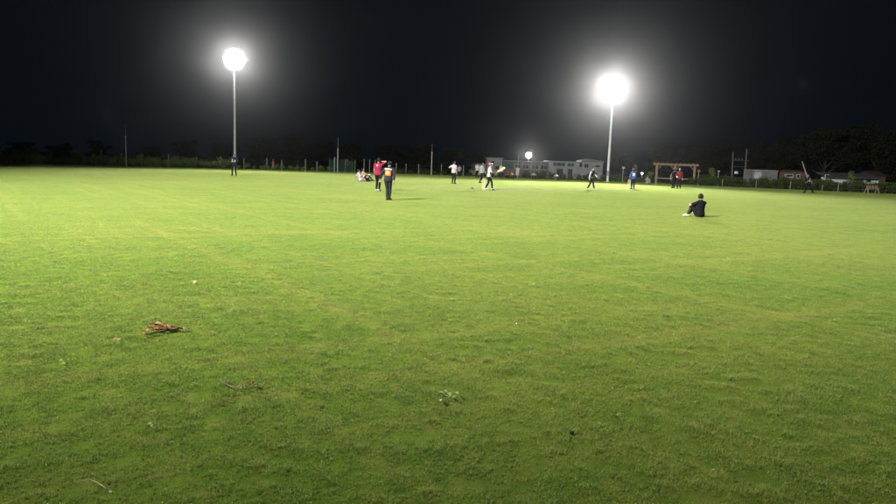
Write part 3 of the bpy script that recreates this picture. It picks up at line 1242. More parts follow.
def barrier():
    p0, p1 = ground(865.8, 194.0), ground(877.2, 194.2)
    root = empty('barrier_trestle', p0)
    tag(root, 'red and white striped barrier board on pale trestle legs', 'barrier')
    d = p1 - p0
    root.rotation_euler = (0, 0, math.atan2(d.y, d.x))
    L = d.length
    pale = mat('pale_trestle_paint', (0.20, 0.18, 0.145), 0.7, 0.15)
    for u, sgn in ((0, 1), (L, -1)):
        for s in (-1, 1):
            MB().tube([(u, 0.22 * s, 0), (u + sgn * .12, 0.03 * s, 0.62)], 0.03, 7).build('leg', pale, root)
    MB().tube([(0.10, 0, 0.46), (L - .10, 0, 0.46)], 0.028, 7).build('rail', pale, root)
    red, wht = mat('red_barrier_paint', (0.19, 0.055, 0.035), 0.6, 0.1), mat('white_barrier_paint', (0.28, 0.23, 0.20), 0.6, 0.08)
    n = 7
    w = (L - .04) / n
    for k in range(n):
        MB().box((0.02 + k * w, -0.045, 0.50), (0.02 + (k + 1) * w - .002, -0.015, 0.76)).build('stripe_panel', red if k % 2 == 0 else wht, root)
    MB().bbox((0.0, -0.012, 0.49), (L, 0.012, 0.77), .005).build('board', wht, root)


barrier()


def post_sign(x, ytop, ybot, back, w, h, colr, label, name='sign_post'):
    b = edge_pt(x, back)
    root = empty(name, b)
    tag(root, label, 'sign')
    zt, zb = at(x, ytop, b.y).z - b.z, at(x, ybot, b.y).z - b.z
    MB().tube([(0, 0, -.1), (0, 0, zt)], 0.028, 7).build('post', mat('white_pole_paint', (0.26, 0.26, 0.245), 0.6, 0.15), root)
    MB().bbox((-w / 2, -.055, zb), (w / 2, -.03, zt), .012).build('plate', colr, root)


post_sign(622.4, 166.6, 168.8, 1.2, .32, .25, mat('cream_plate', (0.28, 0.26, 0.19), 0.6), 'small cream plate on a white post beside the shorter mast')
post_sign(697.6, 169.6, 172.2, 1.2, .30, .25, mat('dull_red_plate', (0.17, 0.06, 0.055), 0.6), 'small dull red plate at the end of the timber frame')
post_sign(717.4, 170.4, 172.0, 1.3, .26, .2, mat('pinkish_plate', (0.18, 0.125, 0.11), 0.6), 'small pinkish plate rising from the hedge beside the thin tree')


def banner_pole():
    b = edge_pt(517.4, 1.5)
    root = empty('banner_pole', b)
    tag(root, 'slim pale pole with a white cloth hanging in front of the long hall', 'banner')
    zt = at(517.6, 154.8, b.y).z
    MB().tube([(0, 0, -.1), (0, 0, zt)], [0.035, 0.025], 8).build('pole', mat('white_pole_paint', (0.26, 0.26, 0.245), 0.6, 0.15), root)
    z1, z0 = at(517, 167.5, b.y).z, at(517, 175.2, b.y).z
    vs, fs = [], []
    for i in range(9):
        for j in range(7):
            u, v = i / 8, j / 6
            vs.append((-.22 + .46 * u * (1 - .25 * v), -.05 + .04 * math.sin(u * 9 + v * 2), z1 + (z0 - z1) * v - .05 * math.sin(u * 3.1)))
    for i in range(8):
        for j in range(6):
            a = i * 7 + j
            fs.append((a, a + 7, a + 8, a + 1))
    c = MB().add(vs, fs, True).build('cloth', mat('white_cloth', (0.24, 0.24, 0.235), 0.9, 0.1), root)
    sm = c.modifiers.new('thick', 'SOLIDIFY')
    sm.thickness = 0.01


banner_pole()


# ------------------------------------------------------------------ people
def ik(a, t, l1, l2, pole):
    """two-bone chain from a to t; returns joint and (clamped) end"""
    d = t - a
    L = min(d.length, (l1 + l2) * 0.995)
    u = d.normalized()
    e = a + u * L
    k = (l1 * l1 - l2 * l2 + L * L) / (2 * L)
    h = math.sqrt(max(0.0, l1 * l1 - k * k))
    p = pole - u * pole.dot(u)
    p = p.normalized() if p.length > 1e-6 else Vector((0, 1, 0))
    return a + u * k + p * h, e


class Human:
    """figure 1.7 m tall, facing +Y; pose given by pelvis, neck, hands and ankles"""

    def __init__(self, name, pelvis=(0, 0, .93), neck=None, hipdir=(1, 0, 0), shdir=(1, 0, 0), hands=None, feet=None,
                 kneep=((0, 1, 0), (0, 1, 0)), elbp=((-.6, -1, -.3), (.6, -1, -.3)), look=(0, 1, 0), toes=((-.2, 1, 0), (.2, 1, 0)),
                 voxel=0.013, build=1.0):
        self.name = name
        self.mb = MB()
        self.caps = []
        self.voxel = voxel
        V = Vector
        pel = V(pelvis)
        nk = V(neck) if neck else pel + V((0, 0.0, .50))
        hip, shd = V(hipdir).normalized(), V(shdir).normalized()
        up = (nk - pel).normalized()
        fwd = shd.cross(up)            # towards the chest side
        fwd = -fwd if fwd.dot(V(look)) < -0.2 and False else fwd
        fwd = up.cross(shd)
        self.up, self.fwd, self.shd = up, fwd, shd
        self.pel, self.nk = pel, nk
        # torso rings
        rings = [(-.11, .075, .085), (-.06, .160, .112), (.03, .162, .112), (.15, .138, .098), (.28, .160, .112), (.40, .172, .112), (.47, .130, .085), (.53, .062, .06)]
        n = 16
        vs, fs = [], []
        for t, rx, ry in rings:
            k = max(0, min(1, t / .5))
            s = hip.lerp(shd, k)
            s = (s - up * s.dot(up)).normalized()
            fy = up.cross(s)
            c = pel + up * t + fy * (0.015 * math.sin(k * 3.1))
            for j in range(n):
                a = 2 * math.pi * j / n
                vs.append(c + s * (rx * build * math.cos(a)) + fy * (ry * build * math.sin(a)))
        for i in range(len(rings) - 1):
            for j in range(n):
                j2 = (j + 1) % n
                fs.append((i * n + j, i * n + j2, (i + 1) * n + j2, (i + 1) * n + j))
        fs += [tuple(reversed(range(n))), tuple(range((len(rings) - 1) * n, len(rings) * n))]
        self.mb.add(vs, fs)
        self.caps += [(pel - up * .05, pel + up * .05, .13, .13, 'hips'), (pel + up * .08, pel + up * .44, .125, .135, 'torso')]
        # head
        lk = V(look).normalized()
        hu = (up * .6 + V((0, 0, 1)) * .6)
        hx = lk.cross(hu).normalized()
        hu = hx.cross(lk).normalized()
        hc = nk + up * .07 + hu * .115 + lk * .018
        self.H = Matrix((hx, lk, hu)).transposed().to_4x4()
        self.H.translation = hc
        self.capsule(nk - up * .05, hc - hu * .07, .057, .052, 'neck')
        for c, r in (((0, -.008, .022), (.076, .094, .096)), ((0, .026, -.052), (.056, .064, .066)), ((0, .055, .0), (.055, .04, .05)),
                     ((-.078, -.005, -.012), (.012, .022, .033)), ((.078, -.005, -.012), (.012, .022, .033)),
                     ((0, .098, -.022), (.013, .022, .020)), ((0, .094, -.062), (.024, .010, .010))):
            self.mb.ball(c, r, self.H, 2)
        self.caps += [(hc - hu * .05, hc + hu * .05, .085, .085, 'head')]
        # arms
        hands = hands or ((-.24, .03, .80), (.24, .03, .80))
        self.hand_pts = []
        for i, sg in ((0, -1), (1, 1)):
            sh = nk - up * .055 + shd * (sg * .172 * build)
            el, wr = ik(sh, V(hands[i]), .285, .25, V(elbp[i]))
            self.capsule(nk - up * .05 + shd * (sg * .08), sh, .062, .058, 'torso')
            self.capsule(sh, el, .053, .041, 'upper_arm')
            self.capsule(el, wr, .041, .028, 'forearm')
            d = (wr - el).normalized()
            side = d.cross(fwd if abs(d.dot(fwd)) < .9 else up).normalized()
            pn = side.cross(d)
            for k in (-1, 0, 1):
                self.capsule(wr + side * (.014 * k), wr + d * .085 + side * (.024 * k), .018, .016, 'hand')
            for k, (off, ln) in enumerate(((-.034, .062), (-.012, .075), (.011, .070), (.033, .055))):
                b = wr + d * .088 + side * off
                m_ = b + d * (ln * .55) + pn * .012 * sg
                e_ = m_ + d * (ln * .35) + pn * .028 * sg
                self.capsule(b, m_, .0100, .0095, 'hand')
                self.capsule(m_, e_, .0095, .0085, 'hand')
            tb = wr + d * .03 + side * (-.026)
            self.capsule(tb, tb + d * .035 - side * .03, .013, .011, 'hand')
            self.capsule(tb + d * .035 - side * .03, tb + d * .07 - side * .036 + pn * .012 * sg, .011, .009, 'hand')
            self.hand_pts.append(wr + d * .08)
        # legs
        feet = feet or ((-.11, 0, .085), (.11, 0, .085))
        for i, sg in ((0, -1), (1, 1)):
            hp = pel - up * .03 + hip * (sg * .088)
            kn, an = ik(hp, V(feet[i]), .425, .41, V(kneep[i]))
            self.capsule(hp, kn, .088 * build, .056, 'thigh')
            self.capsule(kn, kn.lerp(an, .35), .055, .056, 'shin')
            self.capsule(kn.lerp(an, .35), an, .056, .036, 'shin')
            td = V(toes[i]).normalized()
            dn = V((0, 0, -1)) if abs(td.z) < .5 else V((0, .5, -.5))
            self.capsule(an + dn * .035 - td * .05, an + dn * .04 + td * .09, .042, .042, 'foot')
            self.capsule(an + dn * .045 + td * .09, an + dn * .05 + td * .165, .040, .030, 'foot')

    def capsule(self, a, b, ra, rb, tg):
        d = (b - a)
        L = max(d.length, 1e-4)
        u = d / L
        pts, rad = [], []
        for t in (-1.0, -.8, -.45, 0):
            pts.append(a + u * (ra * t))
            rad.append(ra * math.sqrt(max(0.02, 1 - t * t)))
        for t in (0, .45, .8, 1.0):
            pts.append(b + u * (rb * t))
            rad.append(rb * math.sqrt(max(0.02, 1 - t * t)))
        self.mb.tube(pts, rad, 12)
        self.caps.append((a.copy(), b.copy(), ra, rb, tg))

    def temp(self):
        o = self.mb.build('person_temp', None)
        r = o.modifiers.new('r', 'REMESH')
        r.mode = 'VOXEL'
        r.voxel_size = self.voxel
        r.use_smooth_shade = True
        s = o.modifiers.new('s', 'SMOOTH')
        s.factor = 0.4
        s.iterations = 2
        self.tmp = o

    def grab(self, dg):
        ev = self.tmp.evaluated_get(dg)
        me = ev.to_mesh()
        nv, nf = len(me.vertices), len(me.polygons)
        co = np.empty(nv * 3, np.float32)
        me.vertices.foreach_get('co', co)
        no = np.empty(nv * 3, np.float32)
        me.vertices.foreach_get('normal', no)
        li = np.empty(len(me.loops), np.int32)
        me.loops.foreach_get('vertex_index', li)
        tot = np.empty(nf, np.int32)
        me.polygons.foreach_get('loop_total', tot)
        assert (tot == 4).all()
        self.co, self.no, self.fq = co.reshape(-1, 3), no.reshape(-1, 3), li.reshape(-1, 4)
        ev.to_mesh_clear()
        tm = self.tmp.data
        bpy.data.objects.remove(self.tmp)
        bpy.data.meshes.remove(tm)
        C = self.co[self.fq].mean(1)
        best = np.full(len(C), 1e9)
        self.tags = np.zeros(len(C), np.int32)
        self.tpar = np.zeros(len(C))
        names = ['hips', 'torso', 'neck', 'head', 'upper_arm', 'forearm', 'hand', 'thigh', 'shin', 'foot']
        for a, b, ra, rb, tg in self.caps:
            a, b = np.array(a), np.array(b)
            d = b - a
            t = np.clip(((C - a) @ d) / max(d @ d, 1e-9), 0, 1)
            dist = np.linalg.norm(C - a - t[:, None] * d, axis=1) - (ra + (rb - ra) * t)
            sel = dist < best
            best = np.where(sel, dist, best)
            self.tags[sel] = names.index(tg)
            self.tpar[sel] = t[sel]
        self.names = names
        self.C = C
        self.spine = (C - np.array(self.pel)) @ np.array(self.up)

    def region(self, *tags):
        s = np.zeros(len(self.C), bool)
        for t in tags:
            s |= self.tags == self.names.index(t)
        return s

    def shell(self, sel, off):
        fq = self.fq[sel]
        ids, inv = np.unique(fq.reshape(-1), return_inverse=True)
        V = self.co[ids] + self.no[ids] * off
        return V, inv.reshape(-1, 4)


def cloth(name, col, var=0.12, rough=0.85):
    return mat(name, col, rough, var, 14.0, 0.25, 60, spec=0.04)


SKIN = mat('brown_skin', (0.19, 0.105, 0.068), 0.55, 0.08, 10, spec=0.4)
HAIR = mat('black_hair', (0.010, 0.009, 0.009), 0.85, 0.2, 60, 0.4, 150, spec=0.1)
EYE = mat('dark_eye', (0.02, 0.015, 0.012), 0.2, 0.1)
LIP = mat('lip', (0.22, 0.09, 0.08), 0.5, 0.1)
BLACKT = cloth('black_trousers', (0.007, 0.0075, 0.008))
WHITESHOE = cloth('white_shoe', (0.32, 0.32, 0.30))
DARKSHOE = cloth('dark_shoe', (0.014, 0.014, 0.016))


def finish_human(h, spec):
    loc, rz, scale = spec['loc'], spec['rz'], spec.get('scale', 1.0)
    body = np_mesh('person', h.co, h.fq, SKIN)
    body.polygons.foreach_set('use_smooth', np.ones(len(h.fq), bool))
    o = link_mesh('person', body, None, loc)
    o.rotation_euler = (0, 0, rz)
    o.scale = (scale,) * 3
    tag(o, spec['label'], 'person', spec.get('group'))

    def part(name, sel, off, m, lab=None):
        if sel.sum() < 4:
            return None
        V, Fq = h.shell(sel, off)
        me = np_mesh(name, V, Fq, m)
        me.polygons.foreach_set('use_smooth', np.ones(len(Fq), bool))
        c = link_mesh(name, me, o)
        if lab:
            c['label'] = lab
        return c

    # clothes as offset shells over the body
    sleeve = h.region('upper_arm') & (h.tpar < spec.get('sleeve', .75))
    if spec.get('sleeve', .75) > 1:
        sleeve = h.region('upper_arm') | (h.region('forearm') & (h.tpar < spec['sleeve'] - 1))
    sh = (h.region('torso') | (h.region('hips') & (h.spine > -.09)) | sleeve | (h.region('thigh') & (h.spine > -.07)))
    part('shirt', sh, 0.020, spec['shirt'])
    cut = spec.get('trouser_len', .97)
    tr = h.region('hips', 'thigh') | (h.region('shin') & (h.C[:, 2] > 0)) if cut > .9 else h.region('hips', 'thigh')
    part('trousers', tr, 0.013, spec['trousers'])
    fo = h.region('foot')
    left = h.C[:, 0] < (h.C[fo][:, 0].mean() if fo.any() else 0)
    part('shoe', fo & left, 0.008, spec['shoes'])
    part('shoe', fo & ~left, 0.008, spec['shoes'])
    Hi = np.array(h.H.inverted())
    L = h.C @ Hi[:3, :3].T + Hi[:3, 3]
    hd = h.region('head')
    style = spec.get('hair', 'short')
    if style in ('short', 'full'):
        off = 0.014 if style == 'short' else 0.026
        part('hair', hd & ((L[:, 2] > .058) | ((L[:, 1] < -.005) & (L[:, 2] > -.045)) | ((L[:, 1] < .03) & (L[:, 2] > .02))), off, HAIR)
    else:
        part('hair', hd & (L[:, 1] < -.01) & (L[:, 2] > -.05), 0.009, HAIR)
    if style == 'cap':
        part('cap', hd & (L[:, 2] > .045), 0.018, spec['hat'])
        m = MB()
        pts = []
        for k in range(9):
            a = math.pi * (k / 8)
            pts.append(h.H @ Vector((.072 * math.cos(a), .075 + .085 * math.sin(a), .052 - .012 * math.sin(a))))
        base = [h.H @ Vector((.078 * math.cos(math.pi * k / 8), .07 + .01 * math.sin(math.pi * k / 8), .055)) for k in range(9)]
        m.add(pts + base, [(k, k + 1, 9 + k + 1, 9 + k) for k in range(8)])
        q = m.build('peak', spec['hat'], o)
        q.modifiers.new('t', 'SOLIDIFY').thickness = 0.008
    if style == 'helmet':
        part('helmet', hd & ((L[:, 2] > .03) | ((L[:, 1] < .03) & (L[:, 2] > -.06))), 0.034, spec['hat'])
        m = MB()
        for z in (-.035, -.065, -.095):
            m.tube([h.H @ Vector((.10 * math.cos(a), .03 + .125 * math.sin(a), z)) for a in [math.pi * k / 10 for k in range(11)]], 0.005, 5)
        m.build('face_grille', STEEL, o)
        m = MB()
        pts = [h.H @ Vector((.095 * math.cos(math.pi * k / 8), .08 + .085 * math.sin(math.pi * k / 8), .045)) for k in range(9)]
        base = [h.H @ Vector((.105 * math.cos(math.pi * k / 8), .06, .058)) for k in range(9)]
        m.add(pts + base, [(k, k + 1, 9 + k + 1, 9 + k) for k in range(8)])
        q = m.build('peak', spec['hat'], o)
        q.modifiers.new('t', 'SOLIDIFY').thickness = 0.01
    for sx in (-.030, .030):
        MB().ball((sx, .083, .004), (.013, .008, .008), h.H, 2).build('eye', EYE, o)
    MB().ball((0, .1005, -.062), (.024, .006, .006), h.H, 2).build('mouth', LIP, o)
    if spec.get('gloves'):
        gl = h.region('hand') | (h.region('forearm') & (h.tpar > .88))
        lx = h.C @ np.array(h.shd)
        mid = float(np.array(h.nk) @ np.array(h.shd))
        part('glove', gl & (lx < mid), 0.016, spec['gloves'])
        part('glove', gl & (lx >= mid), 0.016, spec['gloves'])
    if spec.get('bib'):
        # sleeveless bib over the shirt, only between waist and shoulders
        part('bib', h.region('torso') & (h.spine > .02) & (h.spine < .50), 0.030, spec['bib'])
    # panels printed on cloth: patches of the torso on the back (or chest)
    q = h.C - np.array(h.pel)
    side = q @ np.array(h.shd)
    fw = q @ np.array(h.fwd)
    for nm, (s0, s1, u0, u1), m, front, off in spec.get('panels', ()):
        facing = fw > .02 if front else fw < -.02
        part(nm, h.region('torso') & facing & (side > s0) & (side < s1) & (h.spine > u0) & (h.spine < u1), off, m)
    return o


PEOPLE = []


def person(x, y, face, label, human, scale=1.0, **kw):
    """x, y: photo pixel of the feet; face: degrees, 0 = turned away from the camera, 90 = to the left, -90 = right"""
    p = ground(x, y)
    PEOPLE.append((human, dict(loc=(p.x, p.y, kw.pop('lift', 0.012)), rz=math.radians(face), scale=scale, label=label, **kw)))
    return p


c_black = cloth('charcoal_jersey', (0.016, 0.016, 0.018))
c_blackT = cloth('black_tshirt', (0.007, 0.007, 0.0085))
c_red = cloth('crimson_jersey', (0.15, 0.014, 0.032))
c_white = cloth('white_shirt', (0.30, 0.30, 0.31), 0.08)
c_offw = cloth('off_white_shirt', (0.19, 0.19, 0.185), 0.1)
c_blue = cloth('royal_blue_shirt', (0.018, 0.06, 0.21))
c_navy = cloth('navy_jacket', (0.009, 0.012, 0.026))
c_navyt = cloth('navy_trousers', (0.010, 0.012, 0.022))
c_grey = cloth('grey_trousers', (0.20, 0.21, 0.21))
c_orange = cloth('bright_orange_print', (0.42, 0.10, 0.022), 0.08)
c_peach = cloth('pale_peach_print', (0.42, 0.26, 0.18), 0.05)
c_maroon = cloth('maroon_shirt', (0.10, 0.015, 0.022))
c_olive = cloth('olive_trousers', (0.035, 0.032, 0.018))
c_scarlet = cloth('orange_red_shirt', (0.25, 0.05, 0.03))
c_helm = mat('red_helmet_shell', (0.26, 0.04, 0.03), 0.35, 0.1, 6, spec=0.5)
c_tan = cloth('tan_shirt', (0.26, 0.19, 0.12))

# player with the orange print on the back, nearest standing figure
person(387.8, 200.4, -12, 'player in charcoal kit with bright orange print on the back, seen from behind',
       Human('a', pelvis=(0.0, 0, .93), neck=(0.03, 0.02, 1.43), hipdir=(1, .06, 0), shdir=(1, .1, 0),
             hands=((-.40, .13, .93), (.27, -.03, .86)), elbp=((-1, -.6, 0), (1, -1, 0)), feet=((-.045, .02, .085), (.035, .13, .085)),
             look=(-.12, 1, -.05), voxel=.011, build=1.12),
       0.95, shirt=c_black, sleeve=1.8, trousers=cloth('dark_grey_trousers', (0.015, 0.017, 0.017)), shoes=DARKSHOE, hair='short',
       panels=(('back_print', (-.115, .115, .17, .385), c_orange, False, .024), ('number_stroke', (-.062, -.028, .22, .35), c_peach, False, .027),
               ('number_stroke', (.018, .062, .22, .35), c_peach, False, .027), ('shoulder_band', (-.15, .15, .415, .468), cloth('pale_band', (.34, .32, .30)), False, .024)))
# crimson player shading the eyes
person(377.6, 191.2, -18, 'player in crimson shirt and black trousers with one arm raised to the head',
       Human('b', pelvis=(0, 0, .93), neck=(0.01, 0.02, 1.43), hands=((-.22, .10, .86), (.13, .14, 1.56)), elbp=((-.6, -1, 0), (1, .1, .25)),
             feet=((-.07, 0, .085), (.07, .03, .085)), look=(-.1, 1, .02), voxel=.012, build=1.06),
       1.02, shirt=c_red, sleeve=.7, trousers=BLACKT, shoes=WHITESHOE, hair='short',
       panels=(('collar_mark', (-.03, .03, .38, .45), cloth('pale_band', (.34, .32, .30)), False, .024),))
# the two sitting on the grass
person(360.2, 181.6, -75, 'person in white shirt sitting on the grass leaning back beside another sitter',
       Human('s1', pelvis=(0, 0, .13), neck=(0.0, -.14, .60), hands=((-.30, -.30, .10), (.10, .16, .50)), elbp=((-.4, -1, 0), (.6, -.5, -.5)),
             feet=((-.10, .62, .085), (.10, .50, .085)), kneep=((0, .3, 1), (0, .3, 1)), look=(.1, 1, -.05), voxel=.014),
       1.0, shirt=c_white, sleeve=.75, trousers=BLACKT, shoes=DARKSHOE)
person(364.0, 181.0, -60, 'person in tan shirt and navy trousers sitting knees up beside the white shirted sitter',
       Human('s2', pelvis=(0, 0, .13), neck=(0.0, -.10, .60), hands=((-.12, .34, .46), (.12, .36, .46)), elbp=((-.8, -.3, -.3), (.8, -.3, -.3)),
             feet=((-.12, .46, .085), (.12, .62, .085)), kneep=((0, .2, 1), (0, .2, 1)), look=(.3, 1, .1), voxel=.014),
       1.05, shirt=c_tan, sleeve=.6, trousers=c_navyt, shoes=DARKSHOE)
# man in front of the left mast
person(234.3, 175.8, 178, 'man in navy jacket standing in front of the tall floodlight mast',
       Human('m', pelvis=(0, 0, .93), hands=((-.15, .22, 1.12), (.15, .22, 1.10)), elbp=((-1, -.4, -.4), (1, -.4, -.4)),
             feet=((-.15, 0, .085), (.15, .03, .085)), look=(0, 1, -.25), voxel=.015),
       1.02, shirt=c_navy, sleeve=1.85, trousers=BLACKT, shoes=DARKSHOE,
       panels=(('chest_patch', (-.13, -.05, .12, .30), cloth('pale_blue_print', (.24, .29, .36)), True, .024),
               ('chest_patch', (.05, .13, .12, .36), cloth('pale_blue_print', (.24, .29, .36)), True, .024)))
# white shirted umpire
person(453.3, 183.9, -30, 'man in white shirt and black trousers standing between the batsman and the seated pair',
       Human('u', pelvis=(0, 0, .93), hands=((-.30, .16, 1.20), (.25, .05, .82)), elbp=((-1, -.5, -.6), (.6, -1, -.3)),
             feet=((-.10, 0, .085), (.10, .03, .085)), look=(.2, 1, 0), voxel=.014),
       1.0, shirt=c_white, sleeve=.8, trousers=BLACKT, shoes=DARKSHOE)
# batsman with bat, his red helmet
pb = person(488.4, 189.8, -88, 'batsman in red helmet, white shirt and black trousers beside the nearer wicket',
            Human('bat', pelvis=(0, 0, .90), neck=(0.02, .04, 1.40), hands=((-.10, .34, 1.06), (.04, .32, 1.10)), elbp=((-.8, -.5, -.6), (.9, -.6, -.5)),
                  feet=((-.04, -.20, .085), (.04, .24, .085)), look=(.25, 1, -.1), voxel=.013),
            1.0, shirt=c_white, sleeve=.85, trousers=BLACKT, shoes=WHITESHOE, hair='helmet', hat=c_helm,
            panels=(('side_stripe', (.06, .2, .0, .40), cloth('dark_stripe', (.05, .05, .05)), True, .024),))
person(481.2, 183.2, -60, 'fielder in off white shirt and black trousers walking behind the batsman',
       Human('f', pelvis=(0, 0, .92), hands=((-.26, -.10, .84), (.26, .20, .88)), feet=((-.09, .22, .085), (.09, -.22, .10)), look=(.1, 1, 0), voxel=.016),
       0.98, shirt=c_offw, trousers=BLACKT, shoes=DARKSHOE)
# player in the middle, stepping right
person(590.2, 189.9, -118, 'player in black vest and trousers with white sleeves and gloves stepping along the pitch',
       Human('k', pelvis=(0, -.02, .90), neck=(0.03, .13, 1.38), shdir=(1, -.15, 0), hands=((-.16, .36, .98), (.36, .02, .83)),
             elbp=((-1, -.4, -.4), (1, -1, 0)), feet=((-.10, .26, .085), (.16, -.17, .085)), look=(-.1, 1, -.15), voxel=.014),
       1.02, shirt=c_white, sleeve=1.7, trousers=BLACKT, shoes=WHITESHOE, bib=c_blackT, gloves=c_white, hair='cap', hat=c_navy)
person(632.7, 189.2, 4, 'player in royal blue shirt with white print at the farther wicket, seen from behind',
       Human('bl', pelvis=(0, -.06, .88), neck=(0, .10, 1.34), hands=((-.20, .24, .80), (.20, .24, .80)), elbp=((-1, -.6, 0), (1, -.6, 0)),
             feet=((-.10, 0, .085), (.11, .05, .085)), look=(0, 1, -.3), voxel=.014),
       0.98, shirt=c_blue, sleeve=.8, trousers=c_navyt, shoes=DARKSHOE,
       panels=(('back_print', (-.09, .10, .16, .40), cloth('white_print', (.38, .42, .47)), False, .024),))
person(673.4, 188.4, 20, 'fielder in black standing beside the man in maroon under the timber frame',
       Human('p1', pelvis=(0, 0, .93), hands=((-.28, .06, .82), (.22, .18, 1.0)), feet=((-.10, 0, .085), (.10, .04, .085)), look=(.4, 1, 0), voxel=.016),
       0.98, shirt=c_blackT, sleeve=1.6, trousers=BLACKT, shoes=DARKSHOE)
person(678.6, 189.0, 150, 'man in maroon shirt and cap standing beside the fielder in black',
       Human('p2', pelvis=(0, 0, .93), hands=((-.26, .08, .84), (.18, .2, 1.02)), feet=((-.12, .02, .085), (.12, 0, .085)), look=(0, 1, -.1), voxel=.016),
       1.02, shirt=c_maroon, sleeve=1.6, trousers=BLACKT, shoes=DARKSHOE, hair='cap', hat=c_grey)
# seated man in black, back to the camera
person(699.5, 217.4, 16, 'young man in black shirt sitting alone on the grass with his back turned',
       Human('seat', pelvis=(0, 0, .125), neck=(0.02, .03, .615), shdir=(1, .12, 0), hands=((-.23, .30, .44), (-.06, .40, .47)),
             elbp=((-1, -.3, -.2), (1, .2, -.6)), feet=((-.30, .36, .085), (-.20, .50, .085)), kneep=((-.45, .3, 1), (-.1, .3, 1)),
             toes=((-.95, .45, 0), (-.6, 1, 0)), look=(0.1, 1, -.12), voxel=.0105, build=1.2),
       0.92, shirt=c_blackT, sleeve=.72, trousers=c_olive, shoes=WHITESHOE, hair='full')
person(808.3, 193.3, 60, 'fielder in dark clothes striding past the thick hedge and the leaning pole',
       Human('d', pelvis=(0, 0, .90), neck=(0, .08, 1.39), hands=((-.22, .26, .95), (.24, -.20, .90)), feet=((-.09, .30, .085), (.09, -.36, .14)),
             kneep=((0, 1, 0), (0, 1, 0)), look=(0, 1, -.1), voxel=.015),
       0.98, shirt=c_navy, sleeve=.8, trousers=BLACKT, shoes=DARKSHOE,
       panels=(('side_panel', (-.17, -.06, .0, .42), cloth('grey_print', (.5, .52, .5)), False, .024),))
person(273.2, 169.9, 80, 'small figure in orange red shirt and grey trousers walking along the fence',
       Human('rc', pelvis=(0, 0, .92), hands=((-.24, .15, .88), (.24, -.12, .84)), feet=((-.08, -.2, .09), (.08, .24, .085)), look=(0, 1, 0), voxel=.019),
       0.80, shirt=c_scarlet, trousers=c_grey, shoes=DARKSHOE)
# spectators and waiting players beyond the boundary
STAND = dict(pelvis=(0, 0, .93), hands=((-.2, .16, .98), (.25, .04, .82)), feet=((-.11, 0, .085), (.11, .05, .085)), voxel=.021)
SIT = dict(pelvis=(0, 0, .125), neck=(0, -.08, .60), hands=((-.14, .34, .44), (.14, .34, .44)), elbp=((-.8, -.3, -.3), (.8, -.3, -.3)),
           feet=((-.12, .48, .085), (.12, .54, .085)), kneep=((0, .2, 1), (0, .2, 1)), voxel=.021)
spec_grp = 'spectators beyond the boundary'
for x, y, face, pose, sc_, shirt, trs, lab in (
        (347.2, 172.0, 170, STAND, .92, c_maroon, BLACKT, 'figure in maroon shirt standing beside the green practice net'),
        (459.2, 177.0, 170, STAND, .78, c_offw, BLACKT, 'short spectator in pale shirt just behind the white shirted man'),
        (477.0, 177.8, 175, STAND, .95, c_white, BLACKT, 'spectator in white shirt standing behind the walking fielder'),
        (501.2, 179.0, 182, STAND, .93, c_white, c_navyt, 'spectator in white shirt standing under the green awning'),
        (507.5, 178.4, 165, SIT, 1.0, c_maroon, BLACKT, 'spectator in maroon sitting on the ground near the banner pole'),
        (511.6, 178.7, 190, SIT, 1.0, c_tan, BLACKT, 'spectator in tan shirt sitting on the ground near the banner pole'),
        (533.5, 179.3, 172, SIT, 1.05, c_grey, BLACKT, 'spectator in grey top sitting in front of the long hall'),
        (556.2, 180.2, 180, SIT, .95, c_white, BLACKT, 'spectator in white top sitting in front of the pale house'),
        (647.4, 184.2, 185, SIT, 1.0, c_grey, c_grey, 'person in grey sitting at the field edge beside the timber frame'),
        (671.2, 184.6, 190, STAND, .75, c_offw, BLACKT, 'short person in pale top standing at the middle post of the timber frame')):
    person(x, y, face, lab, Human('sp', look=(RNG.uniform(-.3, .3), 1, 0), **pose), sc_, shirt=shirt, trousers=trs, shoes=DARKSHOE,
           group=spec_grp, lift=0.0)

for hm, sp in PEOPLE:
    hm.temp()
dg = bpy.context.evaluated_depsgraph_get()
for hm, sp in PEOPLE:
    hm.grab(dg)
PERSON_OBJS = [finish_human(hm, sp) for hm, sp in PEOPLE]
print('people verts', sum(len(h.co) for h, _ in PEOPLE))

# ------------------------------------------------------------------ cricket things
STUMPC = mat('pale_yellow_stump', (0.34, 0.33, 0.20), 0.5, 0.08)


def wicket(p, along, label):
    root = empty('wicket', (p.x, p.y, 0.02), math.atan2(along.y, along.x))
    tag(root, label, 'wicket', 'wickets at the two ends of the pitch')
    for k in (-1, 0, 1):
        MB().tube([(0, k * .095, -.05), (0, k * .095, .66), (0, k * .095, .70), (0, k * .095, .711)], [.021, .021, .017, .010], 10).build('stump', STUMPC, root)
    for k in (-1, 1):
        y0 = k * .0475
        MB().tube([(0, y0 - .05, .717), (0, y0 - .022, .719), (0, y0, .720), (0, y0 + .022, .719), (0, y0 + .05, .717)],
                  [.006, .008, .011, .008, .006], 8).build('bail', STUMPC, root)


wicket(ground(483.6, 190.4), PDIR, 'three pale stumps standing beside the batsman in the red helmet')
wicket(ground(628.9, 188.8), PDIR, 'three pale stumps standing beside the player in royal blue')


